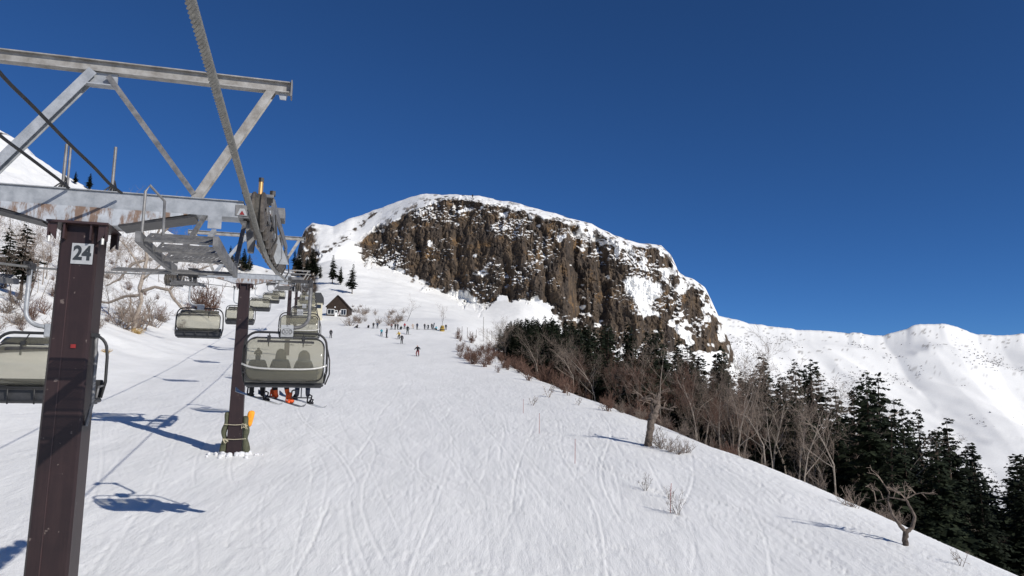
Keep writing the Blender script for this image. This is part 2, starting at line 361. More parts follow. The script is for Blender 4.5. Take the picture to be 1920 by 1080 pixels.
# ------------------------------------------------------------------ terrain height
_by = np.array([-400, -60, -20, 0, 10, 24, 34, 60, 90, 117, 150, 180, 200, 225, 260, 400, 600, 4000], float)
_bz = np.array([-60, -14.5, -9.5, -7.1, -5.9, -4.2, -2.95, -.1, 3.1, 6.3, 11.6, 17.6, 21.2, 23.0, 23, 20, 10, -100], float)
_ey = np.array([-400, -20, 20, 24, 28, 32, 36, 41, 48, 57, 75, 105, 140, 165, 200, 260, 340, 4000], float)
_ex = np.array([40, 20, 16.3, 15.6, 15.0, 14.6, 14.0, 13.0, 11.7, 9.9, 6.6, .8, -6.6, -10.5, -13, -18, -26, -30], float)
def smooth_interp(x, xs, ys, w=6.0):
    return (np.interp(x - w, xs, ys) + 2 * np.interp(x, xs, ys) + np.interp(x + w, xs, ys) + np.interp(x - w / 2, xs, ys) + np.interp(x + w / 2, xs, ys)) / 6
_s = np.linspace(-300, 1500, 9001)
_k = -.035 - .545 * sstep(-5, 6, _s) + .24 * sstep(28, 46, _s) + .34 * sstep(190, 330, _s)
_k = np.where(_s < -60, 0, _k)
_c = np.concatenate([[0], np.cumsum((_k[1:] + _k[:-1]) / 2 * np.diff(_s))]); _c -= np.interp(-22, _s, _c)
def T(X, Y, detail=True):
    X = np.asarray(X, float); Y = np.asarray(Y, float)
    z = smooth_interp(Y, _by, _bz, 5) + np.interp(X - smooth_interp(Y, _ey, _ex, 8), _s, _c)
    bl = -(X - (LA + LB * np.clip(Y, -200, 400) - 11.5))
    z = z + np.where(bl > 0, .42 * (np.sqrt(bl * bl + 64) - 8), 0) * (1 - .5 * sstep(90, 300, bl))
    if detail:
        far = sstep(20, 120, np.hypot(X, Y))
        z = z + .10 * fbm(X / 7, Y / 7, 3, 3) + .5 * far * fbm(X / 32, Y / 32, 3, 5)
        off = sstep(2, 14, X - smooth_interp(Y, _ey, _ex, 8)) + sstep(0, 10, bl)
        z = z + off * .7 * fbm(X / 9, Y / 9, 3, 8)
    return z
def Tz(x, y): return float(T(np.array([x]), np.array([y]))[0])
def ground_at(px, py, y0=14, y1=420):
    d = ray_np(px, py); ys = np.exp(np.linspace(math.log(y0), math.log(y1), 1500))
    p = d[None] * (ys / d[1])[:, None]; dz = p[:, 2] - T(p[:, 0], p[:, 1])
    i = np.argmax(dz < 0)
    if not (dz < 0).any(): return None
    return Vector(p[i])
def on_ground(x, y, sink=.05): return Vector((x, y, Tz(x, y) - sink))

# ------------------------------------------------------------------ ski tracks carved into the snow
TX0, TX1, TY0, TY1, TR = -48., 34., 9., 125., .06
hm = np.zeros((int((TY1 - TY0) / TR) + 2, int((TX1 - TX0) / TR) + 2), np.float32)
def stamp(x, y, dx, dy, depth, wid):
    for q in np.arange(-wid * 1.8, wid * 1.81, TR * .8):
        f = abs(q) / wid
        h = -depth * (1 - f) if f < 1 else depth * .6 * (1 - abs(f - 1.35) / .45)
        ix = ((x - dy * q - TX0) / TR).astype(int); iy = ((y + dx * q - TY0) / TR).astype(int)
        ok = (ix >= 0) & (iy >= 0) & (ix < hm.shape[1]) & (iy < hm.shape[0])
        np.add.at(hm, (iy[ok], ix[ok]), np.broadcast_to(h, x.shape)[ok] * .6)
for i in range(1300):
    L = rng.uniform(8, 70); n = int(L / .05); s = np.linspace(0, L, n)
    x0 = rng.uniform(-38, 22); y0 = 10 + 100 * rng.uniform(0, 1) ** 1.4; kind = i % 10
    if kind < 6: a = rng.normal(math.pi / 2 + .20, .22) + rng.uniform(.02, .16) * np.sin(s / rng.uniform(18, 45) * 2 * math.pi + rng.uniform(0, 6))
    elif kind < 9: a = rng.choice([rng.normal(.9, .3), rng.normal(2.5, .3)]) + s / rng.uniform(18, 60) * rng.choice([-1, 1])
    else: L = 9; a = rng.uniform(0, 6.28) + s / rng.uniform(3, 7) * rng.choice([-1, 1]); a = a[:180]; s = s[:180]
    a = np.atleast_1d(a) + s * 0
    dx = np.cos(a); dy = np.sin(a); x = x0 + np.cumsum(dx) * .05; y = y0 + np.cumsum(dy) * .05
    fade = np.minimum(1, np.minimum(s, s[-1] - s) / 2.5) * sstep(.15, .4, vnoise(s * .13, s * 0 + i, 2))
    dp = .030 * rng.random() ** 1.5 + .005
    stamp(x, y, dx, dy, dp * fade, rng.uniform(.035, .08))
    if kind in (0, 1, 6): stamp(x - dy * .24, y + dx * .24, dx, dy, dp * .9 * fade, .04)
for i in range(60):                                       # longer traverses towards the right hand edge
    L = rng.uniform(20, 60); n = int(L / .05); s = np.linspace(0, L, n)
    a = -.85 + .12 * np.sin(s / 30 + rng.uniform(0, 6)) + rng.normal(0, .08)
    x = rng.uniform(-14, 6) + np.cumsum(np.cos(a)) * .05; y = rng.uniform(40, 95) + np.cumsum(np.sin(a)) * .05
    stamp(x, y, np.cos(a), np.sin(a), rng.uniform(.008, .035) * (.5 + .8 * vnoise(s * .4, s * 0 + i, 4)), rng.uniform(.05, .12))
hm = np.clip(hm, -.07, .05)
def tracks(X, Y):
    fx = (X - TX0) / TR; fy = (Y - TY0) / TR
    ok = (fx > 1) & (fy > 1) & (fx < hm.shape[1] - 2) & (fy < hm.shape[0] - 2)
    ix = np.where(ok, fx, 1).astype(int); iy = np.where(ok, fy, 1).astype(int); gx = fx - ix; gy = fy - iy
    v = (hm[iy, ix] * (1 - gx) + hm[iy, ix + 1] * gx) * (1 - gy) + (hm[iy + 1, ix] * (1 - gx) + hm[iy + 1, ix + 1] * gx) * gy
    return np.where(ok, v, 0)

# ------------------------------------------------------------------ the ground: one sheet, finer where it is near
az = np.concatenate([np.linspace(-180, -46, 40), np.linspace(-44, 44, 1060), np.linspace(46, 178, 40)]) * math.pi / 180
rr_ = np.concatenate([[.3, 2, 4, 6, 8], np.exp(np.linspace(math.log(10), math.log(330), 440)), np.exp(np.linspace(math.log(345), math.log(6000), 30))])
AZ, RR = np.meshgrid(az, rr_)
GX = RR * np.sin(AZ); GY = RR * np.cos(AZ)
GZ = T(GX, GY) + tracks(GX, GY) 
nearm = (1 - sstep(60, 140, RR)); GZ = GZ + nearm * .008 * fbm(GX / .22, GY / .6, 3, 21) + nearm * .030 * fbm((GX + .25 * GY) / 1.1, GY / 6., 3, 31)
tag(link('snow_slope', grid_mesh('snow_slope', np.stack([GX, GY, GZ], -1), MAT['snow'], wrap=True, flip=True)), kind='structure')

# ------------------------------------------------------------------ mountains
def curve(pts, x, jit=0, s=0):
    p = np.array(pts, float); y = np.interp(x, p[:, 0], p[:, 1])
    if jit: y = y + jit * fbm(x / 22., x * 0 + s, 4, s, .6)
    return y

# --- the rocky cliff
cx = np.linspace(548, 1440, 820)
sky_l = curve([(548, 505), (556, 480), (563, 450), (572, 428), (585, 417), (600, 420), (625, 424), (650, 412), (690, 400), (740, 380), (770, 370), (795, 365), (850, 365), (900, 369), (960, 379), (1010, 390), (1060, 406), (1110, 420), (1150, 440), (1200, 455), (1240, 459), (1258, 478), (1272, 508), (1285, 519), (1300, 521), (1322, 537), (1345, 588), (1365, 632), (1400, 720), (1440, 830)], cx, 2.0, 2)
top_l = curve([(548, 505), (590, 470), (640, 462), (668, 458), (690, 442), (740, 412), (790, 388), (830, 374), (880, 374), (930, 384), (980, 398), (1030, 410), (1060, 418), (1110, 430), (1150, 450), (1200, 464), (1240, 470), (1258, 488), (1272, 516), (1285, 527), (1322, 545), (1345, 592), (1365, 640), (1400, 730), (1440, 836)], cx)
bot_l = curve([(548, 512), (590, 496), (640, 478), (668, 474), (690, 496), (715, 500), (745, 498), (775, 525), (805, 540), (850, 552), (880, 575), (902, 594), (915, 572), (930, 556), (960, 556), (1000, 558), (1030, 566), (1052, 602), (1080, 640), (1200, 660), (1340, 660), (1365, 670), (1400, 740), (1440, 845)], cx)
def blur(a, n):
    k = np.hanning(n + 2)[1:-1]; k /= k.sum(); return np.convolve(np.pad(a, n // 2, mode='edge'), k, 'valid')[:len(a)]
sky_l = blur(sky_l, 7); top_l = blur(top_l, 25); bot_l = blur(bot_l, 41)
top_l = np.maximum(top_l, sky_l + 3); bot_l = np.maximum(bot_l, top_l + 4)
D_b = curve([(548, 400), (640, 400), (700, 415), (800, 402), (900, 385), (1000, 378), (1060, 372), (1100, 386), (1150, 380), (1250, 392), (1340, 415), (1380, 450), (1440, 640)], cx)
gbot = np.maximum(blur(bot_l, 181), top_l + 4)
hgt = (gbot - top_l) / F_PX * D_b
D_t = D_b + 4 + hgt * .34
D_b = blur(D_b, 61); D_t = blur(D_t, 61)
D_s = D_t + 6 + (top_l - sky_l) / F_PX * D_t * 1.9 + 12
NF, NR, NT, NB = 70, 250, 40, 8
foot = at_depth(cx, np.full_like(cx, 600.), np.full_like(cx, 222.)); foot[:, 2] = T(foot[:, 0], foot[:, 1]) - 2.5
fpx = np.array([project(p)[1] for p in foot])
rows = []; wt = []
for i in range(NF):
    f = i / NF; ff = f ** 1.0
    y_ = fpx + (gbot - fpx) * f
    d_ = 222 + (D_b - 222) * (f ** .85)
    rows.append((y_, d_)); wt.append(sstep(.55, 1, f) * .8 + .2 + cx * 0)
for i in range(NR):
    f = i / NR
    rows.append((gbot + (top_l - gbot) * f, D_b + (D_t - D_b) * (.35 * f + .65 * f ** 1.6))); wt.append(1 + cx * 0)
for i in range(NT + 1):
    f = i / NT
    rows.append((top_l + (sky_l - top_l) * (1 - (1 - f) ** 1.5), D_t + (D_s - D_t) * f)); wt.append((1 - f) * .8 + cx * 0)
PY = np.array([r[0] for r in rows]); PD = np.array([r[1] for r in rows]); WT = np.array(wt)
PX = np.tile(cx, (len(PY), 1))
Pm = at_depth(PX, PY, PD)
X, Z = Pm[..., 0], Pm[..., 2]
rockreg = sstep(-6, 3, bot_l[None] - PY + 24 * fbm(PX / 16, PY / 13, 4, 40, .62)) * sstep(-5, 3, PY - top_l[None] + 14 * fbm(PX / 14, PY / 12, 4, 41))
# left hand outcrop and the shrub band running down the left shoulder
leftout = sstep(604, 588, PX + 8 * fbm(PX / 12, PY / 12, 3, 50)) * sstep(0, 6, PY - sky_l[None])
band = np.exp(-((PY - np.interp(PX, [596, 640, 700, 715], [482, 452, 402, 398]) + 7 * fbm(PX / 9, PY / 9, 3, 52)) / 7.0) ** 2) * sstep(596, 606, PX) * sstep(722, 700, PX)
rockreg = np.maximum(rockreg * sstep(664, 684, PX + 16 * fbm(PX / 9, PY / 9, 3, 53)), leftout)
# folds, buttresses, columns, ledges
butt = fbm(X / 26, Z / 90, 3, 60); colm = fbm(X / 5.5 + .8 * fbm(X / 20, Z / 12, 3, 68), Z / 20, 4, 61); fine = fbm(X / 1.9, Z / 7, 3, 62); led = fbm(X / 9, Z / 6.5, 4, 63); grain = fbm(X / 1.2, Z / 1.1, 2, 64)
disp = 5.0 * fbm(X / 11, Z / 11, 4, 69) + 10 * butt + 6.0 * colm + 2.4 * fine + 2.8 * led + 1.4 * grain
for gx, gw, ga in ((1078, 9, 13), (1128, 11, 9), (945, 8, 5), (1020, 7, 5), (860, 8, 5), (785, 9, 5), (1256, 7, 6)):
    disp -= ga * np.exp(-((PX - gx - (PY - 500) * .06 - 8 * fbm(PY / 30, PX * 0 + gx, 2, 66)) / gw) ** 2)
dw = np.clip(rockreg, 0, 1) * np.clip(WT + .0, 0, 1)
Pm[..., 1] -= disp * dw * .55
Pm[..., 2] += dw * (1.2 * fbm(X / 3.0, Z / 3.0, 3, 65))
soft = 1 - dw
Pm[..., 2] += soft * .8 * fbm(Pm[..., 0] / 14, Pm[..., 1] / 14, 3, 67) * sstep(0, 30, np.arange(len(PY)))[:, None]
# shape normals from the grid, snow lies where it is flat enough
du = np.gradient(Pm, axis=1); dv = np.gradient(Pm, axis=0); N = np.cross(du, dv); N /= np.linalg.norm(N, axis=-1, keepdims=True) + 1e-9
N *= np.sign(-N[..., 1:2] + 1e-6) * 1.0
nz = N[..., 2]
sn = sstep(.72, .84, nz + .66 * fbm(X / 17, Z / 13, 3, 70) + .12 * grain)
sn = np.maximum(sn, sstep(.46, .58, fbm(X / 6.5, Z / 5, 4, 73) * .85 + .26 * sstep(60, 0, PY - top_l[None]) + .20 * sstep(1120, 1270, PX) + .12 * sstep(40, 0, bot_l[None] - PY) * sstep(1010, 900, PX)))
# the snow field caught between the buttresses on the right and smaller chutes
wedge = sstep(0, 6, PY - (515 + np.abs(PX - 1185) * .3) + 5 * fbm(PX / 8, PY / 8, 2, 71)) * sstep(0, 5, PX - (1163 + (PY - 520) * .52) + 4 * fbm(PX / 7, PY / 7, 2, 72)) * sstep(0, 7, (1243 - np.maximum(PY - 545, 0) * .58) - PX + 9 * fbm(PX / 7, PY / 6, 3, 74)) * sstep(612, 600, PY)
lowsn = sstep(0, 8, PY - (538 + np.abs(PX - 860) * .45) + 8 * fbm(PX / 9, PY / 9, 3, 75)) * sstep(905, 880, PX) * sstep(815, 835, PX) * .9
sn = np.maximum(np.maximum(sn, wedge), lowsn)
sn = np.where(PX < 606, sn * .35 * sstep(0, .4, 1 - leftout) + sstep(.60, .66, fbm(PX / 6, PY / 6, 3, 79) * .5 + .5) * .9, sn)
rock = np.clip(np.maximum(dw * 1.6, leftout), 0, 1) * (1 - np.clip(sn, 0, 1))
scrub = sstep(.40, .52, fbm(X / 2.2, Z / 2.0, 3, 76) * .5 + .5 + .35 * band - .30)
rock = np.maximum(rock, np.clip(band * 1.3, 0, 1) * scrub)
rim = sstep(.55, .68, fbm(X / 2.5, Z / 2.5, 3, 77) * .5 + .5) * sstep(26, 4, np.abs(PY - top_l[None])) * sstep(690, 740, PX)
rock = np.maximum(rock, rim * .9)
back = Pm[-1:].copy(); bk = [back + np.array([0, 12. * (k + 1), -(.6 * (k + 1) ** 2) * 1.6]) for k in range(NB)]
Pm = np.concatenate([Pm] + bk, 0); rock = np.concatenate([rock, np.zeros((NB, len(cx)))], 0)
mm = grid_mesh('cliff', Pm, MAT['rock'], smooth=False)
a_ = mm.attributes.new('rock', 'FLOAT', 'POINT'); a_.data.foreach_set('value', rock.reshape(-1).astype(np.float32))
tag(link('cliff', mm), kind='structure')

# --- smooth snowy ridge on the left and the far range on the right
def ridge(name, px, skyp, jit, d_sky, d_foot, foot_z, rows, amp, rockf, seed, pw=1.0, slant=0.):
    sk = curve(skyp, px); jt = jit * fbm(px / 22., px * 0 + seed, 4, seed, .6)
    ft = at_depth(px, np.full_like(px, 640.), np.full_like(px, float(d_foot))); ft[:, 2] = foot_z(ft[:, 0], ft[:, 1])
    fy = np.array([project(p)[1] for p in ft]); R_ = []
    for i in range(rows):
        f = i / (rows - 1)
        sk = curve(skyp, px - slant * (1 - f) * np.abs(1 - f) ** .3)
        R_.append(at_depth(px, fy + (sk - fy) * f ** pw + jt * max(0, f * 12 - 11), d_foot + (d_sky - d_foot) * f))
    P = np.array(R_); f = np.linspace(0, 1, rows)[:, None]
    P[..., 2] += amp * (1 - 2.2 * np.abs(fbm((P[..., 0] + .45 * P[..., 1]) / (amp * 13), (P[..., 1] - .2 * P[..., 0]) / (amp * 26), 5, seed + 3))) * sstep(0, .15, f) * sstep(1.0, .85, f)
    rk = rockf(np.tile(px, (rows, 1)), f, P)
    bk = [P[-1:] + np.array([0, 25. * (k + 1), -8. * (k + 1) ** 1.5]) for k in range(6)]
    P = np.concatenate([P] + bk, 0); rk = np.concatenate([rk, np.zeros((6, len(px)))], 0)
    m = grid_mesh(name, P, MAT['rock'])
    a = m.attributes.new('rock', 'FLOAT', 'POINT'); a.data.foreach_set('value', rk.reshape(-1).astype(np.float32))
    return tag(link(name, m), kind='structure'), P
def rk_left(px, f, P):
    return sstep(.60, .66, fbm(P[..., 0] / 5, P[..., 2] / 5, 3, 90) * .5 + .5) * sstep(.90, .96, f + 0 * px) * sstep(150, 60, px)
ridge('snow_ridge', np.linspace(-420, 575, 260), [(-420, 60), (-200, 150), (-60, 215), (0, 243), (40, 266), (60, 288), (100, 316), (140, 338), (180, 360), (260, 405), (330, 440), (430, 486), (500, 503), (575, 512)], 3, 400, 235, lambda x, y: T(x, y) - 2.5, 90, 1.2, rk_left, 80)
def rk_far(px, f, P):
    n = fbm(P[..., 0] / 12, P[..., 2] / 4, 4, 95, .65) * .5 + .5
    return sstep(.70, .74, n + .03 * sstep(.93, 1, f)) * sstep(.7, .9, f + 0 * px) * .6
far_o, far_P = ridge('far_mountain', np.linspace(1180, 2500, 420), [(1180, 560), (1300, 580), (1345, 592), (1400, 605), (1440, 612), (1500, 618), (1550, 620), (1600, 624), (1655, 630), (1690, 618), (1725, 608), (1765, 607), (1800, 616), (1830, 626), (1870, 630), (1920, 627), (2000, 640), (2200, 630), (2500, 690)], 3, 1300, 560, lambda x, y: y * 0 - 150, 150, 16, rk_far, 85, .9, 420.)
# ================================================================== the chairlift
LINE_M = Matrix.Rotation(LINE_ROT, 4, 'Z')

def text_mesh(txt, size, mat_, name, extrude=.002):
    c = bpy.data.curves.new('tmp', 'FONT'); c.body = txt; c.size = size; c.align_x = 'CENTER'; c.align_y = 'CENTER'; c.extrude = extrude; c.offset = .010
    o = bpy.data.objects.new('tmp', c); COL.objects.link(o); dg = bpy.context.evaluated_depsgraph_get()
    m = bpy.data.meshes.new_from_object(o.evaluated_get(dg)); m.name = name; m.materials.clear(); m.materials.append(mat_)
    bpy.data.objects.remove(o); return m

def wheel_mesh():
    b = MB(); ax = (1, 0, 0)
    b.lathe((0, 0, 0), ax, [(.05, -.075), (.205, -.075), (.225, -.06), (.225, -.035)], 28, 0)
    b.lathe((0, 0, 0), ax, [(.225, .035), (.225, .06), (.205, .075), (.05, .075)], 28, 0)
    b.lathe((0, 0, 0), ax, [(.222, -.036), (.198, -.015), (.198, .015), (.222, .036)], 28, 1)
    b.disc((0, 0, 0), ax, .045, .22, 12, 2)
    return me_from('sheave_wheel', b.V, b.F, [MAT['rim'], MAT['rubber'], MAT['darkmetal']], False, b.M)
WHEEL = wheel_mesh()

def plank_mesh(L, w, n):
    """open steel grating plank: two edge channels and slanting serrated bars, long axis x"""
    b = MB()
    for s in (-1, 1): b.box((0, s * (w / 2 - .012), 0), (L, .024, .022))
    for s in (-1, 1): b.box((s * (L / 2 - .012), 0, 0), (.024, w - .05, .02))
    for i in range(n):
        x = -L / 2 + .05 + (L - .1) * i / (n - 1)
        b.bar((x - .045, -w / 2 + .02, 0), (x + .045, w / 2 - .02, .0), .020, .012)
    b.box((0, 0, -.008), (L - .05, .012, .012))
    return me_from('grating_plank', b.V, b.F, [MAT['galv_d']])
PLANK = plank_mesh(.62, .30, 12)
PLANK_L = plank_mesh(1.15, .26, 20)

def make_tower(Yr, top_z, label, number=None, hold=True, near=True, nwheels=10):
    """z = 0 at the post head (underside of the cross arm); x across the line, y uphill"""
    c = line_pt(Yr, -2.43); gz = Tz(c.x, c.y); H = top_z - gz + .6
    root = bpy.data.objects.new('lift_tower', None); COL.objects.link(root)
    root.location = (c.x, c.y, gz); root.rotation_euler = (0, 0, LINE_ROT); tag(root, label, 'lift tower', 'towers carrying the chairlift')
    z0 = top_z - gz
    # post, tapering box with rounded corners
    b = MB(); tp_ = .0045 if near else .0115; wt_, wb = .232, .232 + tp_ * H
    V = []
    for z, w_ in ((-.6, wb), (z0, wt_)):
        k = .03
        V += [(-w_ + k, -w_, z), (w_ - k, -w_, z), (w_, -w_ + k, z), (w_, w_ - k, z), (w_ - k, w_, z), (-w_ + k, w_, z), (-w_, w_ - k, z), (-w_, -w_ + k, z)]
    b.add(V, [(7, 6, 5, 4, 3, 2, 1, 0), tuple(range(8, 16))] + [(i, (i + 1) % 8, (i + 1) % 8 + 8, i + 8) for i in range(8)])
    post = b.build('post', MAT['brown'], root)
    if near:
        b = MB(); b.bar((-.07, -wb - .003, -.5), (-.07, -wt_ - .003, z0 - .3), .014, .008, (0, 1, 0)); b.build('weld_seam', MAT['brown_d'], post)
    # head flange with gusset ribs
    b = MB(); b.box((0, 0, z0 - .015), (.74, .74, .03))
    for s in (-1, 1):
        for q in (-.16, .16, -.345, .345):
            b.prism([(q - .011, z0 - .03), (q + .011, z0 - .03), (q + .011, z0 - .24), (q - .011, z0 - .24)], s * .25, s * .34)
        b.prism([(s * .25, z0 - .03), (s * .36, z0 - .03), (s * .36, z0 - .12), (s * .25, z0 - .26)], -.33, -.31)
        b.prism([(s * .25, z0 - .03), (s * .36, z0 - .03), (s * .36, z0 - .12), (s * .25, z0 - .26)], .31, .33)
    b.build('head_flange', MAT['brown_d'], root)
    for sx in (-1, 1):
        b = MB(); b.tube([(sx * .32, -.36, z0 - .30), (sx * .32, -.36, z0 - .22)], .02, 8); b.build('bolt', MAT['bar'], root)
    # cross arm: tapered box beam over a haunch
    b = MB(); b.prism([(-2.05, z0 + .24), (2.05, z0 + .24), (2.05, z0 + .47), (-2.05, z0 + .47)], -.17, .17)
    b.box((0, 0, z0 + .478), (4.1, .40, .016)); arm = b.build('cross_arm', MAT['galv'], root, bevel=.006)
    b = MB(); b.prism([(-1.35, z0 + .238), (-.85, z0 + .12), (-.42, z0 + .004), (.42, z0 + .004), (.85, z0 + .12), (1.35, z0 + .238)], -.20, .20)
    b.build('haunch', MAT['rust'], root)
    if near:
        for s in (-1, 1): MB().bar((s * .46, 0, z0), (s * 1.42, 0, z0 + .21), .46, .03).build('haunch_plate', MAT['darkmetal'], root)
    # upper gantry
    g0, g1 = z0 + 2.24, z0 + 2.41
    b = MB(); b.ibar((-2.6, 0, (g0 + g1) / 2), (2.6, 0, (g0 + g1) / 2), .14, .17, .016)
    ga = b.build('gantry_beam', MAT['galv_w'], root)
    for s in (-1, 1):
        b = MB(); b.box((s * 2.61, 0, (g0 + g1) / 2 - .02), (.02, .20, .25)); b.build('end_plate', MAT['galv_d'], ga)
        b = MB(); b.prism([(s * 2.42, g0), (s * 2.56, g0), (s * 2.54, g0 - .10), (s * 2.45, g0 - .10)], -.012, .012); b.build('lifting_eye', MAT['galv'], ga)
    b = MB(); b.box((0.02, 0, g0 - .09), (.42, .03, .20)); b.box((0.02, 0, g0 - .19), (.42, .16, .016)); b.build('gusset_plate', MAT['galv'], ga)
    for s in (-1, 1):
        b = MB(); b.ibar((s * 2.33, 0, g0 + .02), (s * 1.34, 0, z0 + .42), .12, .135, .012, (0, 1, 0)); b.disc((s * 1.38, -.10, z0 + .40), (0, 1, 0), .045, .05, 14)
        b.build('outer_brace', MAT['galv_w'], root)
    b = MB(); b.bar((.12, -.06, g0 - .06), (1.36, -.06, z0 + .56), .075, .05, (0, 1, 0)); b.build('inner_brace', MAT['galv_d'], root)
    b = MB(); b.ibar((-.08, 0, g0 + .0), (-1.36, 0, z0 + .45), .13, .16, .012, (0, 1, 0)); b.build('inner_brace', MAT['galv'], root)
    # sheave trains, catwalks
    for s, tt in ((1, 2.43), (-1, -3.02)):
        br = MB(); br.box((s * 2.28, 0, z0 + .35), (abs(tt) - 1.85 + .1, .36, .16)); br.box((s * 2.25, -.05, z0 + .56), (.42, .5, .05)); br.box((s * 2.25, -.1, z0 + .22), (.5, .44, .035))
        br.prism([(s * 2.08, z0 + .20), (s * 2.26, z0 + .20), (s * 2.22, z0 - .25), (s * 2.14, z0 - .25)], -.16, -.06)
        br.build('sheave_bracket', MAT['galv_d'] if s > 0 else MAT['darkmetal'], root, bevel=.008)
        if near and s > 0:
            b = MB(); b.disc((2.28, -.32, z0 + .55), (0, 0, 1), .032, .42, 14); b.build('adjusting_rod', MAT['brass'], root)
            MB().disc((2.28, -.32, z0 + .78), (0, 0, 1), .04, .06, 6).build('rod_nut', MAT['darkmetal'], root); MB().disc((2.28, -.32, z0 + .55), (0, 0, 1), .035, .03, 14).build('rod_nut', MAT['darkmetal'], root)
            for q in (-.2, .2):
                b = MB(); b.prism([(2.25 + q - .07, z0 + .24), (2.25 + q + .07, z0 + .24), (2.25 + q + .03, z0 + .34), (2.25 + q - .03, z0 + .34)], -.335, -.325); mk = b.build('marker_plate', MAT['plate'], root)
                b = MB(); b.prism([(2.25 + q - .035, z0 + .25), (2.25 + q + .035, z0 + .25), (2.25 + q, z0 + .31)], -.341, -.336); b.build('warning_triangle', MAT['red'], mk)
            b = MB(); b.prism([(2.30, z0 + .18), (2.47, z0 + .18), (2.72, z0 - .42), (2.55, z0 - .42)], -.30, -.27); b.build('guide_plate', MAT['galv'], root)
            for q in (2.06, 2.44):
                b = MB(); b.disc((q, -.22, z0 + .62), (0, 0, 1), .045, .07, 6); b.build('bolt', MAT['darkmetal'], root)
        side = 1 if hold else -1
        span = (nwheels - 1) * .56
        fr = MB(); rocker = []
        for i in range(nwheels):
            yo = -span / 2 + i * .56 + (.55 if hold else 0)
            zr = rope_z(Yr + yo) - top_z + z0
            wz = zr + side * (.025 + .198)
            wo = link('sheave_wheel', WHEEL, root, (tt, yo, wz))
            rocker.append((yo, wz))
        for i in range(0, nwheels - 1, 2):
            (ya, za), (yb, zb) = rocker[i], rocker[i + 1]
            fr = MB(); fr.bar((tt - .10, (ya + yb) / 2, (za + zb) / 2), (tt + .10, (ya + yb) / 2, (za + zb) / 2), .05, .05)
            for e in (-.10, .10): fr.bar((tt + e, ya - .06, za), (tt + e, yb + .06, zb), .02, .10)
            fr.build('rocker_arm', MAT['galv_d'], root)
        fr = MB()
        for e in (-.13, .13):
            for i in range(0, nwheels - 3, 4):
                ya, za = (rocker[i][0] + rocker[i + 1][0]) / 2, (rocker[i][1] + rocker[i + 1][1]) / 2
                yb, zb = (rocker[i + 2][0] + rocker[i + 3][0]) / 2, (rocker[i + 2][1] + rocker[i + 3][1]) / 2
                fr.bar((tt + e, ya, za + side * .10), (tt + e, yb, zb + side * .10), .02, .16)
            fr.bar((tt + e, rocker[1][0], rocker[1][1] + side * .22), (tt + e, rocker[-2][0], rocker[-2][1] + side * .22), .024, .14)
        fr.build('sheave_beam', MAT['galv_d'], root)
        # rope catchers: bent fingers under the train
        for i in range(1, nwheels, 3):
            y_, z_ = rocker[i]; MB().tube([(tt + .16, y_, z_ + side * .1), (tt + .19, y_, z_ - side * .2), (tt + .13, y_, z_ - side * .33)], .012, 6).build('rope_catcher', MAT['darkmetal'], root)
        # catwalk inboard of the wheels
        wx = tt - s * .62
        zc = lambda yo: rope_z(Yr + yo) - top_z + z0 - .44
        ys = ([-3.5, -2.98, -2.46] if s > 0 else [-1.2, -.6, 0, .6, 1.2, 1.8, 2.4, 3.0, 3.6]) if near else [-2.4, -1.6, -.8, 0, .8, 1.6, 2.4]
        cw = MB(); y0, y1 = ys[0] - .25, ys[-1] + (.25 if s < 0 or not near else .75); ym = 0 if y1 > .5 else (y0 + y1) / 2
        for e in (-.34, .34):
            cw.bar((wx + e, y0, zc(y0) + .05), (wx + e, ym, zc(ym) + .05), .05, .10); cw.bar((wx + e, ym, zc(ym) + .05), (wx + e, y1, zc(y1) + .05), .05, .10)
        for e in (-.34, .34): cw.bar((wx + e, min(y1, -.1) - .04, zc(0) + .08), (wx + e * .8, -.1, z0 + .25), .05, .05)
        cwo = cw.build('catwalk_frame', MAT['galv_d'], root)
        for y_ in ys:
            p = link('grating_plank', PLANK, cwo, (wx, y_, zc(y_) + .10)); p.rotation_euler = (math.atan((zc(y_ + .3) - zc(y_ - .3)) / .6) + rad(24), 0, 0)
        if near:
            for x_, y_ in ((wx - .66, -1.82), (wx + .02, -1.88)) if s > 0 else ((wx + .9, .2),):
                p = link('grating_plank', PLANK, cwo, (x_, y_, zc(y_) + .02)); p.rotation_euler = (rad(14), 0, 0)
            for yy in (-3.5,) if s > 0 else (1.2, 2.6):
                x_ = wx - s * .36; z_ = zc(yy) + .05
                MB().tube([(x_, yy, z_), (x_, yy, z_ + .50), (x_ + s * .03, yy + .02, z_ + .57), (x_ + s * .16, yy + .10, z_ + .44), (x_ + s * .17, yy + .12, z_)], .014, 8).build('handrail_hoop', MAT['galv_d'], cwo)
            if s < 0:
                for yy in (2.4, 3.1): MB().tube([(wx - .3, yy, zc(yy)), (wx - .3, yy, zc(yy) + 1.0)], .02, 8).build('handrail_post', MAT['galv_d'], cwo)
            b = MB(); b.box((wx - s * .12, -.26, z0 + .14), (.18, .02, .20)); b.bar((wx - s * .12, -.26, z0 + .0), (wx - s * .12, min(y1, -.3), zc(-.3) + .12), .06, .06); b.build('hanger_plate', MAT['galv'], cwo)
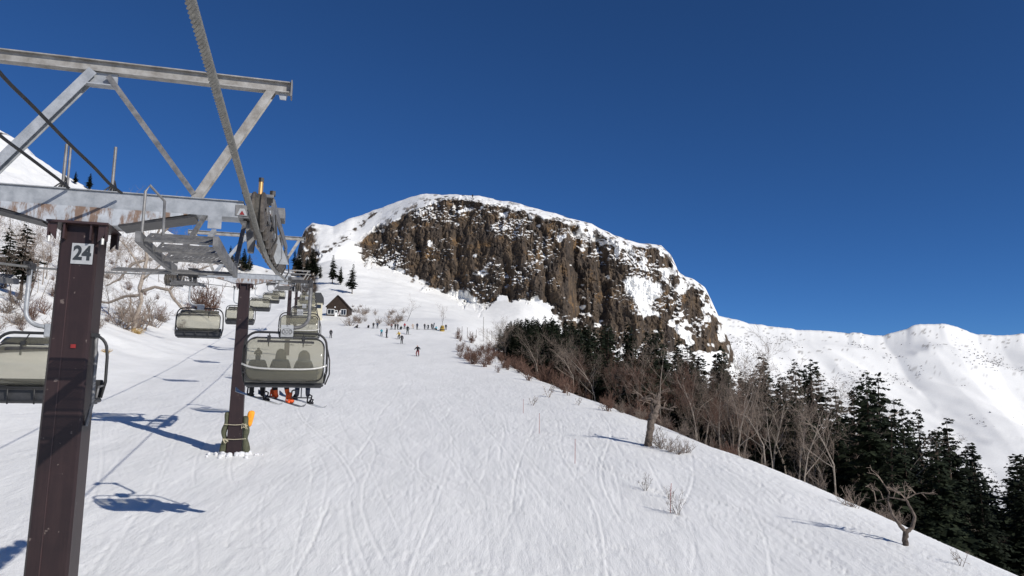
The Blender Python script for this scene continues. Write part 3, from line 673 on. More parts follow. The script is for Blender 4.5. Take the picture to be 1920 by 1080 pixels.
    if near:
        for q, h_ in ((-.30, .64), (.31, .66)):
            b = MB(); b.tube([(q, -.1, z0 + .48), (q, -.1, z0 + .48 + h_)], .022, 8)
            if q < 0: b.tube([(q + .06, -.1, z0 + .48), (q + .05, -.1, z0 + .46 + h_)], .016, 8)
            b.build('cable_stanchion', MAT['galv_d'], root)
            b = MB()
            for k in range(5): b.tube([(q - .08 + .04 * k, -.16 + .03 * (k % 2), z0 + .49), (q - .02 + .01 * k, -.1 + .02 * (k % 3), z0 + .58 + .02 * k), (q + .10 - .03 * k, -.05, z0 + .50)], .012, 6)
            b.build('cable_tie', MAT['black'], root)
    if number:
        b = MB(); b.box((0, 0, 0), (.26, .006, .28)); pl = b.build('number_plate', MAT['plate'], root, (.06, -.245, z0 - .42)); pl.rotation_euler = (rad(-.26), 0, 0)
        n_ = link('number', text_mesh(number, .26, MAT['print'], 'number'), pl, (0, -.006, .0)); n_.rotation_euler = (rad(90), 0, 0); n_.scale = (.82, 1, 1)
        b = MB(); b.box((.06, -.246, z0 - 1.66), (.06, .02, .05)); b.build('post_marker', MAT['red'], root)
        # conduit clipped to the side of the post
        b = MB(); x_ = .262; b.tube([(x_ + .02, -.1, z0 - 1.5), (x_ + .04, -.1, z0 - 1.8), (x_ + .05, -.1, z0 - 2.4), (x_ + .0, -.1, z0 - 2.7)], .025, 8); b.build('conduit', MAT['galv_d'], root)
        b = MB(); b.box((x_, -.1, z0 - 1.5), (.10, .16, .05)); b.build('clamp', MAT['black'], root)
    return root
tow24 = make_tower(10.65, 2.24, 'brown lift tower numbered 24 with grey gantry, nearest the camera', '24', True, True, 12)
make_tower(34.9, 5.02, 'second brown lift tower, khaki pads tied round its foot', None, False, False, 8)
make_tower(104., 14.9, 'far brown lift tower seen left of the second uphill chair', None, False, False, 8)
make_tower(146., 21.2, 'farthest brown lift tower rising behind the uphill chairs', None, False, False, 6)

# ---- haul ropes (twisted strands)
def rope(name, t, y0, y1, label, strand_to):
    segs = []
    y = y0
    while y < y1: segs.append(y); y += .0055 if 2.8 < y < strand_to else .05 if y < 20 else 1.0
    segs.append(y1); n = 24; Vv = []
    for i, y in enumerate(segs):
        c = line_pt(y, t, rope_z(y)); near = 2.8 < y < strand_to
        for k in range(n):
            a = 2 * math.pi * k / n; ph = a * 3 + y * 6 * math.pi / .27
            r = .0255 * (1 + (.62 * (abs(math.cos(ph)) ** .6 - .75) if near else 0))
            Vv.append(c + (V_ * math.cos(a) + UP * math.sin(a)) * r)
    Fc = [(i * n + k, (i + 1) * n + k, (i + 1) * n + (k + 1) % n, i * n + (k + 1) % n) for i in range(len(segs) - 1) for k in range(n)]
    m = me_from(name, Vv, Fc, [MAT['rope']], False); return tag(link(name, m), label, 'rope', 'haul ropes of the lift')
MAT['rope'] = mat('steel_wire_rope', (.17, .165, .15), .5, .35, 20, None, .5, (.27, .26, .23))
rope('haul_rope', RIGHT_T, -12, 195, 'thick twisted steel rope running overhead into the wheels', 9.5)
rope('haul_rope', LEFT_T, -12, 195, 'steel rope of the downhill side carrying the empty chairs', -20)

# ---- thin black cables strung along the tower tops
def cable(px_pts, label, tail):
    pts = [Vector(at_depth(x, y, d)) for x, y, d in px_pts]
    pts += [Vector(p) for p in tail]; cc = MB(); P = []
    for i in range(len(pts) - 1):
        for k in range(6): P.append(pts[i].lerp(pts[i + 1], k / 6))
    P.append(pts[-1])
    for _ in range(4): P = [P[0]] + [(P[i - 1] + P[i] * 2 + P[i + 1]) / 4 for i in range(1, len(P) - 1)] + [P[-1]]
    cc.tube(P, .020, 8); return tag(cc.build('signal_cable', MAT['black'], smooth=True), label, 'cable', 'black cables tied to the first tower')
cable([(228, 362, 9.85), (205, 345, 9.5), (178, 315, 9.1), (130, 270, 8.5), (60, 197, 7.7), (0, 140, 7.1)], 'upper black cable slanting from the arm past the gantry brace', [(-5.0, 5.5, 3.6), (-3.0, -6, 2.2)])
cable([(128, 352, 9.75), (108, 335, 9.4), (85, 318, 9.1), (40, 284, 8.6), (0, 255, 8.1)], 'lower black cable slanting down to the stanchion on the arm', [(-5.4, 6.4, 2.9), (-4.0, -6, 1.4)])

# ---- chairs
def rrect(hw, z0, z1, r, n=6, y=0.):
    out = []
    for cx_, cz, a0 in ((hw - r, z1 - r, 0), (-hw + r, z1 - r, 90), (-hw + r, z0 + r, 180), (hw - r, z0 + r, 270)):
        for i in range(n + 1):
            a = rad(a0 + 90 * i / n); out.append((cx_ + r * math.cos(a), y, cz + r * math.sin(a)))
    return out
def make_chair(down):
    """z = 0 at the rope; riders face +y"""
    root = bpy.data.objects.new('chairlift_chair', None); COL.objects.link(root)
    B = 2.97                                            # root sits at the seat underside
    def z(v): return v + B
    sg = -1 if down else 1                               # side on which the arm hangs
    if down: hx = -.585 * -1                             # rope is on the rider's right when facing downhill
    else: hx = .58
    b = MB()
    if down:
        b.box((hx, 0, z(.02)), (.10, .42, .16)); b.box((hx, .0, z(-.10)), (.07, .2, .16)); b.box((hx, .16, z(.06)), (.16, .1, .08))
    else:
        b.box((0, 0, z(.02)), (.10, .42, .16)); b.box((hx / 2, 0, z(.02)), (hx, .09, .09)); b.box((hx, 0, z(-.03)), (.11, .16, .2))
    b.build('grip', MAT['darkmetal'], root, bevel=.01)
    pts = [(hx, 0, z(-.05)), (hx, 0, z(-.85))]; r = .36
    for i in range(1, 9):
        a = rad(90 * i / 8); pts.append((hx - r * (1 - math.cos(a)), 0, z(-.95 - r * math.sin(a))))
    pts.append((.08, 0, z(-1.36)))
    MB().tube(pts, .048, 12).build('hanger_arm', MAT['galv'] if down else MAT['galv_d'], root, smooth=True)
    MB().box((0, 0, z(-1.40)), (.34, .16, .30)).build('hanger_box', MAT['galv'], root, bevel=.02)
    # bail: tube frame round the seat
    P = [(-1.06, 0, z(-2.86)), (-1.13, 0, z(-2.5)), (-1.12, 0, z(-1.95))]
    for i in range(7):
        a = rad(180 - 90 * i / 6); P.append((-.76 + .34 * math.cos(a), 0, z(-1.80 + .34 * math.sin(a))))
    P += [(-x, y, zz) for x, y, zz in P[::-1]]
    MB().tube(P, .033, 10).build('bail', MAT['black'], root, smooth=True)
    # seat and backrest
    MB().box((0, .12, z(-2.91)), (2.12, .52, .10)).build('seat', MAT['seat'], root, bevel=.04)
    b = MB(); b.box((0, -.17, z(-2.66)), (2.10, .07, .40)); b.build('backrest', MAT['back'] if not down else MAT['seat'], root, bevel=.03)
    for s in (-1, 1):
        b = MB(); b.tube([(s * 1.06, .36, z(-2.86)), (s * 1.09, .36, z(-2.62)), (s * 1.09, -.16, z(-2.58))], .025, 8); b.build('armrest', MAT['galv_d'], root, smooth=True)
    MB().box((0, .0, z(-2.975)), (2.0, .06, .04)).build('seat_rail', MAT['galv_d'], root)
    # bubble: curved acrylic shell with a dark rim
    yb = 1 if down else -1
    zt, zb = (-1.72, -2.62) if down else (-1.63, -2.83)
    def ysh(zz): f = (zz - zb) / (zt - zb); return yb * (.42 + .26 * math.sin(math.pi * min(1, max(0, f)) * .85) - (.22 * f * f))
    out = rrect(1.03, zb, zt, .26, 8); nn = len(out); Vv = []; Fc = []
    NX = 26; NZ = 14
    def inside(x, zz):
        cx_, cz = 1.03 - .26, None
        dz = max(zz - (zt - .26), (zb + .26) - zz, 0)
        return 1.03 - .26 + math.sqrt(max(0, .26 ** 2 - dz ** 2))
    for j in range(NZ + 1):
        zz = zb + (zt - zb) * j / NZ; hw = inside(0, zz)
        for i in range(NX + 1):
            x = -hw + 2 * hw * i / NX; Vv.append((x, ysh(zz) - yb * .10 * (x / 1.03) ** 2, z(zz)))
    for j in range(NZ):
        for i in range(NX): a = j * (NX + 1) + i; Fc.append((a, a + 1, a + NX + 2, a + NX + 1))
    sh = link('bubble', me_from('bubble', Vv, Fc, [MAT['bubble']], True), root)
    so_ = sh.modifiers.new('s', 'SOLIDIFY'); so_.thickness = .006
    MB().tube([(x, ysh(zz) - yb * .10 * (x / 1.03) ** 2, z(zz)) for x, _, zz in out], .021, 8, closed=True).build('bubble_rim', MAT['black'], sh, smooth=True)
    if down:                                             # roof strip behind the rim
        Vv = []; Fc = []
        for j in range(5):
            f = j / 4
            for i in range(15):
                x = (-.93 + 1.86 * i / 14) * (1 - .06 * f); Vv.append((x, ysh(zt) - .10 * (x / 1.03) ** 2 - .30 * f, z(zt + .16 * math.sin(f * 1.6))))
        for j in range(4):
            for i in range(14): a = j * 15 + i; Fc.append((a, a + 1, a + 16, a + 15))
        o = link('bubble_roof', me_from('bubble_roof', Vv, Fc, [MAT['bubble']], True), sh); so_ = o.modifiers.new('s', 'SOLIDIFY'); so_.thickness = .006
    b = MB(); b.box((0, ysh(zt - .1) + yb * .012, z(zt - .11)), (1.5, .012, .06)); b.build('stiffener', MAT['darkmetal'], sh)
    for s in (-.46, .46):
        b = MB(); b.box((s, ysh(zt) - yb * .02, z(zt - .02)), (.09, .09, .16)); b.tube([(s, ysh(zt), z(zt + .02)), (s, 0, z(-1.48))], .014, 6); b.box((s, ysh(zt - .1), z(zt - .14)), (.03, .06, .22)); b.build('hinge', MAT['black'], sh)
    if not down:
        zz = -2.5
        P = [(x, ysh(zz) - .0 + .10 * (x / 1.03) ** 2 - .03, z(zz + .05 * (abs(x) / 1.0) ** 6 + .03 * (x / 1.) ** 2)) for x in np.linspace(-1.12, 1.12, 23)]
        MB().tube(P, .026, 8).build('guard_bar', MAT['bar'], sh, smooth=True)
        b = MB(); b.tube([(1.13, 0, z(-1.9)), (1.20, -.05, z(-2.2)), (1.21, -.12, z(-2.6)), (1.10, -.12, z(-2.9))], .02, 8); b.build('gas_strut', MAT['darkmetal'], root, smooth=True)
        b = MB(); b.box((0, -.13, z(-1.42)), (.33, .012, .34)); pl = b.build('number_plate', MAT['plate'], root, bevel=.004)
        b = MB()
        for q in (-.11, 0, .11): b.tube([(q * .8 + .03 * math.cos(t), -.14, z(-1.44 + .055 * math.sin(t))) for t in np.linspace(0, 6.283, 13)[:-1]], .009, 5, closed=True)
        b.tube([(.145 * math.cos(t), -.14, z(-1.44 + .09 * math.sin(t))) for t in np.linspace(0, 6.283, 25)[:-1]], .005, 5, closed=True)
        b.prism([(-.03, z(-1.29)), (.03, z(-1.29)), (0, z(-1.245))], -.142, -.137); b.build('plate_marks', MAT['galv_d'], pl)
        for s in (-.52, .47):
            b = MB(); b.tube([(s, .30, z(-2.93)), (s, .34, z(-3.26))], .016, 6); b.tube([(s - .27, .34, z(-3.27)), (s + .27, .34, z(-3.27))], .020, 8); b.build('footrest', MAT['galv_d'], root, smooth=True)
    else:
        b = MB(); b.tube([(-1.0, .52, z(-2.66)), (1.0, .52, z(-2.66))], .025, 8)
        for s in (-.5, .1, .6): b.tube([(s, .52, z(-2.66)), (s, .48, z(-2.9)), (s, .45, z(-3.0))], .018, 6)
        b.build('restraint_bar', MAT['black'], root, smooth=True)
        b = MB(); b.box((0, .40, z(-2.80)), (2.1, .03, .26)); b.build('seat_apron', MAT['seat'], root, bevel=.01)
    return root
up0 = make_chair(False); dn0 = make_chair(True)
names_up = ['bubble chair ahead carrying three riders with snowboards', 'second uphill bubble chair, just behind the first riders', 'third uphill bubble chair half hidden behind the second', 'fourth uphill bubble chair far up the line',
            'fifth uphill bubble chair, tiny behind the others', 'sixth uphill bubble chair near the upper station']
for i, nm in enumerate(names_up):
    Yr = 20.9 + 21.5 * i; o = up0 if i == 0 else copy_tree(up0)
    o.location = line_pt(Yr, 0, rope_z(Yr) - 2.97); o.rotation_euler = (0, 0, LINE_ROT); tag(o, nm, 'chair', 'uphill chairs on the right hand rope')
names_dn = ['large empty bubble chair half hidden behind tower 24', 'empty downhill bubble chair in full view between the two towers', 'empty downhill bubble chair half hidden by the second tower post',
            'fourth empty downhill bubble chair, just right of the second tower post', 'fifth empty downhill bubble chair, small above the snow', 'sixth empty downhill bubble chair, far up the line']
for i, nm in enumerate(names_dn):
    Yr = 17.7 + 21.4 * i; o = dn0 if i == 0 else copy_tree(dn0)
    o.location = line_pt(Yr, LEFT_T + .59, rope_z(Yr) - 2.97); o.rotation_euler = (0, 0, LINE_ROT + math.pi); tag(o, nm, 'chair', 'empty downhill chairs on the left hand rope')
bpy.context.view_layer.update()
from mathutils.bvhtree import BVHTree
_dg = bpy.context.evaluated_depsgraph_get()
_surf = [BVHTree.FromObject(bpy.data.objects[n], _dg) for n in ('cliff', 'snow_ridge')]
def hit(px, py):
    d = Vector(ray_np(px, py)).normalized(); best = ground_march(px, py)
    for o in _surf:
        l, n_, i_, t_ = o.ray_cast(d * 12, d)
        if l is not None and (best is None or l.length < best.length): best = l
    return best
def ground_march(px, py): return _ga(px, py, 14, 420)
_ga = ground_at
def ground_at(px, py, y0=14, y1=420):
    g = _ga(px, py, y0, min(y1, 215))
    return g if g is not None else hit(px, py)
def surf_z(p): return max(p.z, Tz(p.x, p.y)) if p.y < 215 else p.z
# ================================================================== people
def skin_mesh(name, J, E_, R_, sub=2, root=0):
    m = bpy.data.meshes.new(name); m.from_pydata(J, E_, [])
    o = bpy.data.objects.new(name, m); COL.objects.link(o)
    o.modifiers.new('k', 'SKIN'); sm = o.modifiers.new('s', 'SUBSURF'); sm.levels = sub; sm.render_levels = sub
    for i, v in enumerate(m.skin_vertices[0].data):
        r = R_[i]; v.radius = r if isinstance(r, tuple) else (r, r); v.use_root = (i == root); v.use_loose = False
    dg = bpy.context.evaluated_depsgraph_get(); me = bpy.data.meshes.new_from_object(o.evaluated_get(dg)); me.name = name
    bpy.data.objects.remove(o); me.polygons.foreach_set('use_smooth', [True] * len(me.polygons)); return me
def body(pose, sub=1):
    """pose: dict of joints; returns a continuous figure with material slots jacket, trousers, head, boot, glove"""
    nm = ['pelvis', 'spine', 'chest', 'neck', 'jaw', 'head', 'crown', 'shl', 'ell', 'wrl', 'hal', 'shr', 'elr', 'wrr', 'har', 'hil', 'knl', 'anl', 'tol', 'hir', 'knr', 'anr', 'tor', 'nose', 'thl', 'thr']
    rd = dict(pelvis=(.155, .125), spine=(.15, .12), chest=(.185, .135), neck=.068, jaw=(.082, .09), head=(.102, .115), crown=(.085, .095), nose=.022, thl=.02, thr=.02)
    for s in 'lr': rd.update({'sh' + s: .088, 'el' + s: .066, 'wr' + s: .05, 'ha' + s: (.05, .035), 'hi' + s: .115, 'kn' + s: .088, 'an' + s: .07, 'to' + s: .058})
    ed = [('pelvis', 'spine'), ('spine', 'chest'), ('chest', 'neck'), ('neck', 'jaw'), ('jaw', 'head'), ('head', 'crown'), ('head', 'nose')]
    for s in 'lr': ed += [('chest', 'sh' + s), ('sh' + s, 'el' + s), ('el' + s, 'wr' + s), ('wr' + s, 'ha' + s), ('wr' + s, 'th' + s), ('pelvis', 'hi' + s), ('hi' + s, 'kn' + s), ('kn' + s, 'an' + s), ('an' + s, 'to' + s)]
    h = Vector(pose['head']); pose = dict(pose)
    fwd = Vector(pose.pop('face', (0, 1, 0))); pose['nose'] = tuple(h + fwd * .125)
    for s in 'lr':
        wv = Vector(pose['wr' + s]); hv = Vector(pose['ha' + s]); pose['th' + s] = tuple(wv + (hv - wv) * .6 + Vector((-.05 if s == 'r' else .05, .03, .02)))
    me = skin_mesh('person', [pose[k] for k in nm], [(nm.index(a), nm.index(b)) for a, b in ed], [rd[k] for k in nm], sub)
    J = np.array([pose[k] for k in nm]); reg = dict(jacket=0, trousers=1, head=2, boot=3, glove=4)
    rg = {k: 0 for k in nm}
    for k in ('jaw', 'head', 'crown', 'nose'): rg[k] = 2
    for s in 'lr': rg['hi' + s] = 1; rg['kn' + s] = 1; rg['an' + s] = 3; rg['to' + s] = 3; rg['ha' + s] = 4; rg['th' + s] = 4; rg['wr' + s] = 0
    rg['pelvis'] = 1 if pose['pelvis'][2] > .5 else 0
    pc = np.zeros(len(me.polygons) * 3); me.polygons.foreach_get('center', pc); pc = pc.reshape(-1, 3)
    # nearest point among densely sampled bones, so that the colour borders fall across the limbs
    smp = []; lab = []
    for a, b in ed:
        A = np.array(pose[a]); Bv = np.array(pose[b])
        for f in np.linspace(0, 1, 7):
            smp.append(A + (Bv - A) * f)
            if a.startswith('kn'): lab.append(1 if f < .8 else 3)
            elif a == 'pelvis' and b == 'spine': lab.append(0)
            elif a == 'neck': lab.append(0 if f < .5 else 2)
            elif a.startswith('hi') or b.startswith('hi'): lab.append(1)
            elif a == 'head' and b == 'nose': lab.append(5 if f > .55 else 2)
            elif a == 'jaw' and b == 'head': lab.append(2)
            else: lab.append(rg[b])
    smp = np.array(smp); lab = np.array(lab); d = ((pc[:, None] - smp[None]) ** 2).sum(-1); mi = lab[d.argmin(1)]
    for _ in range(6): me.materials.append(MAT['black'])
    me.polygons.foreach_set('material_index', mi.astype(np.int32)); me.update(); return me
def mir(p, **kw):
    q = dict(p)
    for k, v in kw.items(): q[k + 'r'] = v; q[k + 'l'] = (-v[0], v[1], v[2])
    return q
STAND = mir(dict(pelvis=(0, 0, .95), spine=(0, 0, 1.14), chest=(0, 0, 1.36), neck=(0, 0, 1.50), jaw=(0, .02, 1.57), head=(0, .02, 1.65), crown=(0, .01, 1.73)),
            sh=(.18, 0, 1.42), el=(.27, -.02, 1.16), wr=(.27, .10, .95), ha=(.25, .17, .89), hi=(.10, 0, .90), kn=(.13, .04, .50), an=(.15, 0, .10), to=(.17, .15, .06))
CROUCH = mir(dict(pelvis=(0, -.10, .80), spine=(0, -.02, .97), chest=(0, .08, 1.16), neck=(0, .14, 1.29), jaw=(0, .18, 1.35), head=(0, .19, 1.43), crown=(0, .18, 1.51)),
             sh=(.19, .08, 1.21), el=(.36, .10, 1.0), wr=(.40, .30, .92), ha=(.38, .38, .90), hi=(.11, -.08, .76), kn=(.16, .16, .46), an=(.17, 0, .10), to=(.18, .16, .06))
STRIDE = dict(STAND); STRIDE.update(knr=(.12, .20, .52), anr=(.13, .22, .10), tor=(.14, .38, .06), knl=(-.13, -.02, .50), anl=(-.16, -.25, .12), tol=(-.17, -.11, .06), wrr=(.34, .25, 1.05), har=(.34, .33, 1.05))
SITG = mir(dict(pelvis=(0, 0, .14), spine=(0, -.03, .33), chest=(0, -.01, .54), neck=(0, .03, .67), jaw=(0, .06, .74), head=(0, .06, .82), crown=(0, .05, .90)),
           sh=(.18, 0, .60), el=(.26, .16, .40), wr=(.18, .36, .42), ha=(.12, .42, .42), hi=(.10, .05, .12), kn=(.15, .42, .36), an=(.16, .66, .08), to=(.17, .80, .10))
RIDE = mir(dict(pelvis=(0, 0, .13), spine=(0, -.03, .32), chest=(0, -.02, .52), neck=(0, .0, .65), jaw=(0, .03, .72), head=(0, .03, .80), crown=(0, .02, .88)),
           sh=(.18, -.01, .58), el=(.25, .08, .34), wr=(.16, .28, .25), ha=(.09, .33, .24), hi=(.10, .06, .11), kn=(.15, .44, .10), an=(.15, .46, -.32), to=(.16, .60, -.37))
RIDE2 = dict(RIDE); RIDE2.update(anr=(.22, .40, -.30), tor=(.30, .50, -.36), anl=(-.10, .46, -.33), tol=(-.06, .60, -.38))
BODY = {k: body(v) for k, v in dict(stand=STAND, crouch=CROUCH, stride=STRIDE, sit=SITG, ride=RIDE, ride2=RIDE2).items()}
CLOTH = {}
def cloth(c):
    if c not in CLOTH: CLOTH[c] = mat('fabric_%02d' % len(CLOTH), c, .8, 0, 12, None, .2, tuple(min(1, x * 1.25 + .004) for x in c))
    return CLOTH[c]
SKIN = mat('skin', (.52, .32, .24), .6, 0, 8, None, .3, (.58, .37, .28))
BLK = (.014, .014, .017); NAVY = (.02, .03, .06); RED = (.30, .02, .03); TEAL = (.03, .24, .30); YEL = (.68, .46, .08); LBLUE = (.30, .60, .68); BROWN = (.12, .05, .045); TAN = (.50, .38, .28); DRED = (.16, .03, .035)
def ski_mesh(L, w_, tip, m_):
    n = 16; Vv = []; Fc = []
    for i in range(n + 1):
        f = i / n * 2 - 1; y = f * L / 2; e = max(0, (abs(f) - .82) / .18); hw = w_ / 2 * math.sqrt(max(.02, 1 - e * e)) * (1 - .12 * (1 - f * f)); zz = tip * e * e
        Vv += [(-hw, y, zz), (hw, y, zz), (hw, y, zz + .014), (-hw, y, zz + .014)]
    for i in range(n):
        a = i * 4; Fc += [(a, a + 1, a + 5, a + 4), (a + 1, a + 2, a + 6, a + 5), (a + 2, a + 3, a + 7, a + 6), (a + 3, a, a + 4, a + 7)]
    Fc += [(3, 2, 1, 0), (n * 4, n * 4 + 1, n * 4 + 2, n * 4 + 3)]
    return me_from('ski', Vv, Fc, [m_])
SKI = ski_mesh(1.65, .085, .08, MAT['board']); BOARD = ski_mesh(1.55, .29, .10, MAT['board']); BOARDW = ski_mesh(1.55, .29, .10, MAT['boardw'])
def person(loc, rot, pose, jacket, trousers, label, gear=None, hat=BLK, scale=1.0, boots=BLK, group=None):
    o = link('person', BODY[pose]); o.location = loc; o.rotation_euler = (0, 0, rot); o.scale = (scale,) * 3
    for i, c in enumerate((cloth(jacket), cloth(trousers), cloth(hat), cloth(boots), cloth(BLK), SKIN)):
        o.material_slots[i].link = 'OBJECT'; o.material_slots[i].material = c
    tag(o, label, 'person', group)
    if gear == 'ski':
        for s in (-1, 1): link('ski', SKI, o, (s * .155, .05, .012))
    elif gear == 'board':
        b = link('snowboard', BOARD, o, (0, .05, .012)); b.rotation_euler = (0, 0, rad(90))
    return o

# riders in the chair ahead
c1 = up0.location; seat_z = c1.z + .11
LR = Matrix.Rotation(LINE_ROT, 3, 'Z')
def on_chair(x, y, z): return Vector((c1.x, c1.y, seat_z)) + LR @ Vector((x, y, z))
person(on_chair(-.74, .03, .0), LINE_ROT, 'ride', BLK, BLK, 'left rider of the chair ahead in dark jacket and bobble hat', hat=(.03, .028, .03), scale=.95)
person(on_chair(-.13, .03, .0), LINE_ROT, 'ride2', (.02, .02, .024), BLK, 'middle rider of the chair ahead with hood up and orange boots', hat=(.02, .02, .022), boots=(.62, .10, .03), scale=1.0)
person(on_chair(.50, .03, .0), LINE_ROT, 'ride', (.05, .05, .05), NAVY, 'right rider of the chair ahead in grey hooded jacket', hat=(.05, .05, .05), boots=(.10, .10, .12), scale=.97)
for o in [x for x in COL.objects if x.name.startswith('person')]:
    l = o['label']
    if 'bobble' in l:
        b = MB(); b.lathe((0, .02, .85), (0, 0, 1), [(.115, -.03), (.12, .0), (.105, .05), (.07, .09), (.02, .11)], 14); b.lathe((0, .0, .98), (0, 0, 1), [(.01, -.035), (.035, -.02), (.042, 0), (.035, .02), (.01, .035)], 10); b.build('bobble_hat', cloth((.03, .028, .03)), o, smooth=True)
    else:
        b = MB(); r_ = .15 if 'middle' in l else .175
        b.lathe((0, -.02, .74), (0, 0, 1), [(r_ * 1.05, -.12), (r_ * 1.0, -.02), (r_ * .92, .08), (r_ * .7, .16), (r_ * .3, .205)], 16); b.build('hood', cloth((.02, .02, .022) if 'middle' in l else (.05, .05, .05)), o, smooth=True)
for i, (x, y, zz, bm, lab, bc) in enumerate(((-.70, .52, -.44, BOARDW, 'pale snowboard hanging from the left rider', BLK), (-.08, .50, -.50, BOARD, 'dark snowboard with orange boots strapped on, middle rider', (.62, .10, .03)), (.50, .48, -.52, BOARDW, 'snowboard with black bindings hanging from the right rider', BLK))):
    o = link('snowboard', bm); o.location = on_chair(x, y, zz)
    d = LR @ Vector((.80, -.42, -.24)); o.rotation_euler = d.to_track_quat('Y', 'Z').to_euler(); tag(o, lab, 'snowboard', 'snowboards under the chair ahead')
    for q in (-.26, .26):
        b = MB(); b.box((0, q, .04), (.20, .11, .05)); b.tube([(-.10, q - .05, .05), (-.12, q - .07, .22), (0, q - .08, .25), (.12, q - .07, .22), (.10, q - .05, .05)], .022, 6); b.tube([(-.1, q, .05), (-.08, q + .02, .14), (.08, q + .02, .14), (.1, q, .05)], .018, 6); b.build('binding', cloth(bc), o, smooth=True)
    if bc != BLK:
        for q in (-.26, .26):
            b = MB(); b.tube([(0, q + .12, .08), (0, q, .09), (0, q - .05, .16), (0, q - .06, .30)], [.05, .06, .07, .065], 10); b.build('boot', cloth(bc), o, smooth=True)

# skiers on the piste: (px, py of the feet, px height, pose, jacket, trousers, gear, facing deg, label)
FOLK = [(620, 634, 17, 'stand', BLK, BLK, 'ski', 200, 'lone person in black standing below the brown hut'),
        (783, 668, 21, 'crouch', BLK, DRED, 'ski', 170, 'nearest skier in black jacket and dark red trousers'),
        (753, 645, 18, 'stride', BLK, BLK, 'board', 190, 'skier in black just above the nearest skier'),
        (748, 636, 15, 'crouch', YEL, BLK, 'ski', 150, 'skier in yellow jacket behind the one in black'),
        (715, 630, 14, 'stride', TEAL, NAVY, 'ski', 185, 'skier in teal jacket left of the crowd'),
        (725, 633, 19, 'stand', BLK, BLK, 'board', 120, 'tall person in black beside the teal jacket'),
        (700, 616, 12, 'stand', BLK, BLK, 'ski', 170, 'left of two people in black at the crowd\'s left end'),
        (707.5, 616, 12, 'stand', NAVY, BLK, 'ski', 200, 'right of two people in black at the crowd\'s left end'),
        (691, 615, 7, 'sit', BLK, BLK, None, 180, 'small dark figure sitting at the far left of the crowd'),
        (670, 615, 8, 'sit', (.1, .09, .09), BLK, 'board', 150, 'person sitting in the snow right of the hut'),
        (734, 618, 12, 'stand', BROWN, BLK, 'ski', 180, 'person in maroon brown jacket in the crowd'),
        (741, 618, 12, 'stand', BLK, BLK, 'ski', 160, 'person in black next to the maroon jacket'),
        (745.5, 618, 12, 'stride', (.03, .03, .035), BLK, 'ski', 210, 'person in dark grey at the middle of the crowd'),
        (752, 618, 8, 'sit', (.03, .05, .04), BLK, None, 180, 'dark figure sitting left of the red jacket'),
        (758.5, 617, 12, 'stand', RED, BLK, 'ski', 175, 'person in bright red jacket in the crowd'),
        (764, 627, 17, 'stand', BLK, (.02, .03, .03), 'board', 190, 'tall person in black in front of the red jacket'),
        (774, 617, 9, 'crouch', TAN, TAN, None, 180, 'small person in pale tan clothes in the crowd'),
        (782, 618, 13, 'stand', NAVY, BLK, 'board', 160, 'person in navy with a board, right of the tan one'),
        (796, 618, 12, 'stride', BLK, BLK, 'ski', 200, 'striding person in black at the crowd\'s right half'),
        (803, 618, 10, 'crouch', (.03, .05, .06), BLK, 'ski', 150, 'bending person in dark green near the right end'),
        (809.5, 618, 12, 'stand', BLK, BLK, None, 180, 'person in black holding a board upright'),
        (818, 619, 10, 'sit', LBLUE, BLK, 'board', 160, 'person in pale blue jacket sitting near the bare tree'),
        (836, 619, 10, 'stand', BLK, BLK, None, 200, 'person in black right of the yellow padded tree')]
for px_, py_, hp, pose, jk, tr_, gear, fc, lb in FOLK:
    g = ground_at(px_, py_, 60, 330)
    if g is None: print('NOGROUND', px_, py_); continue
    if g.y > 200: print('FAR', px_, g.y)
    full = {'stand': 1.75, 'stride': 1.75, 'crouch': 1.53, 'sit': .95}[pose]
    sc = min(1.12, max(.8, hp / F_PX * g.y / full))
    person(Vector((g.x, g.y, surf_z(g) - .01)), rad(fc), pose, jk, tr_, lb, gear, scale=sc, group='people on the piste')
g = ground_at(812, 619, 60, 330)
o = link('snowboard', BOARD); o.location = Vector((g.x + .1, g.y, surf_z(g) + .9)); o.rotation_euler = (rad(82), rad(10), 0); tag(o, 'dark snowboard held upright above the crowd', 'snowboard')

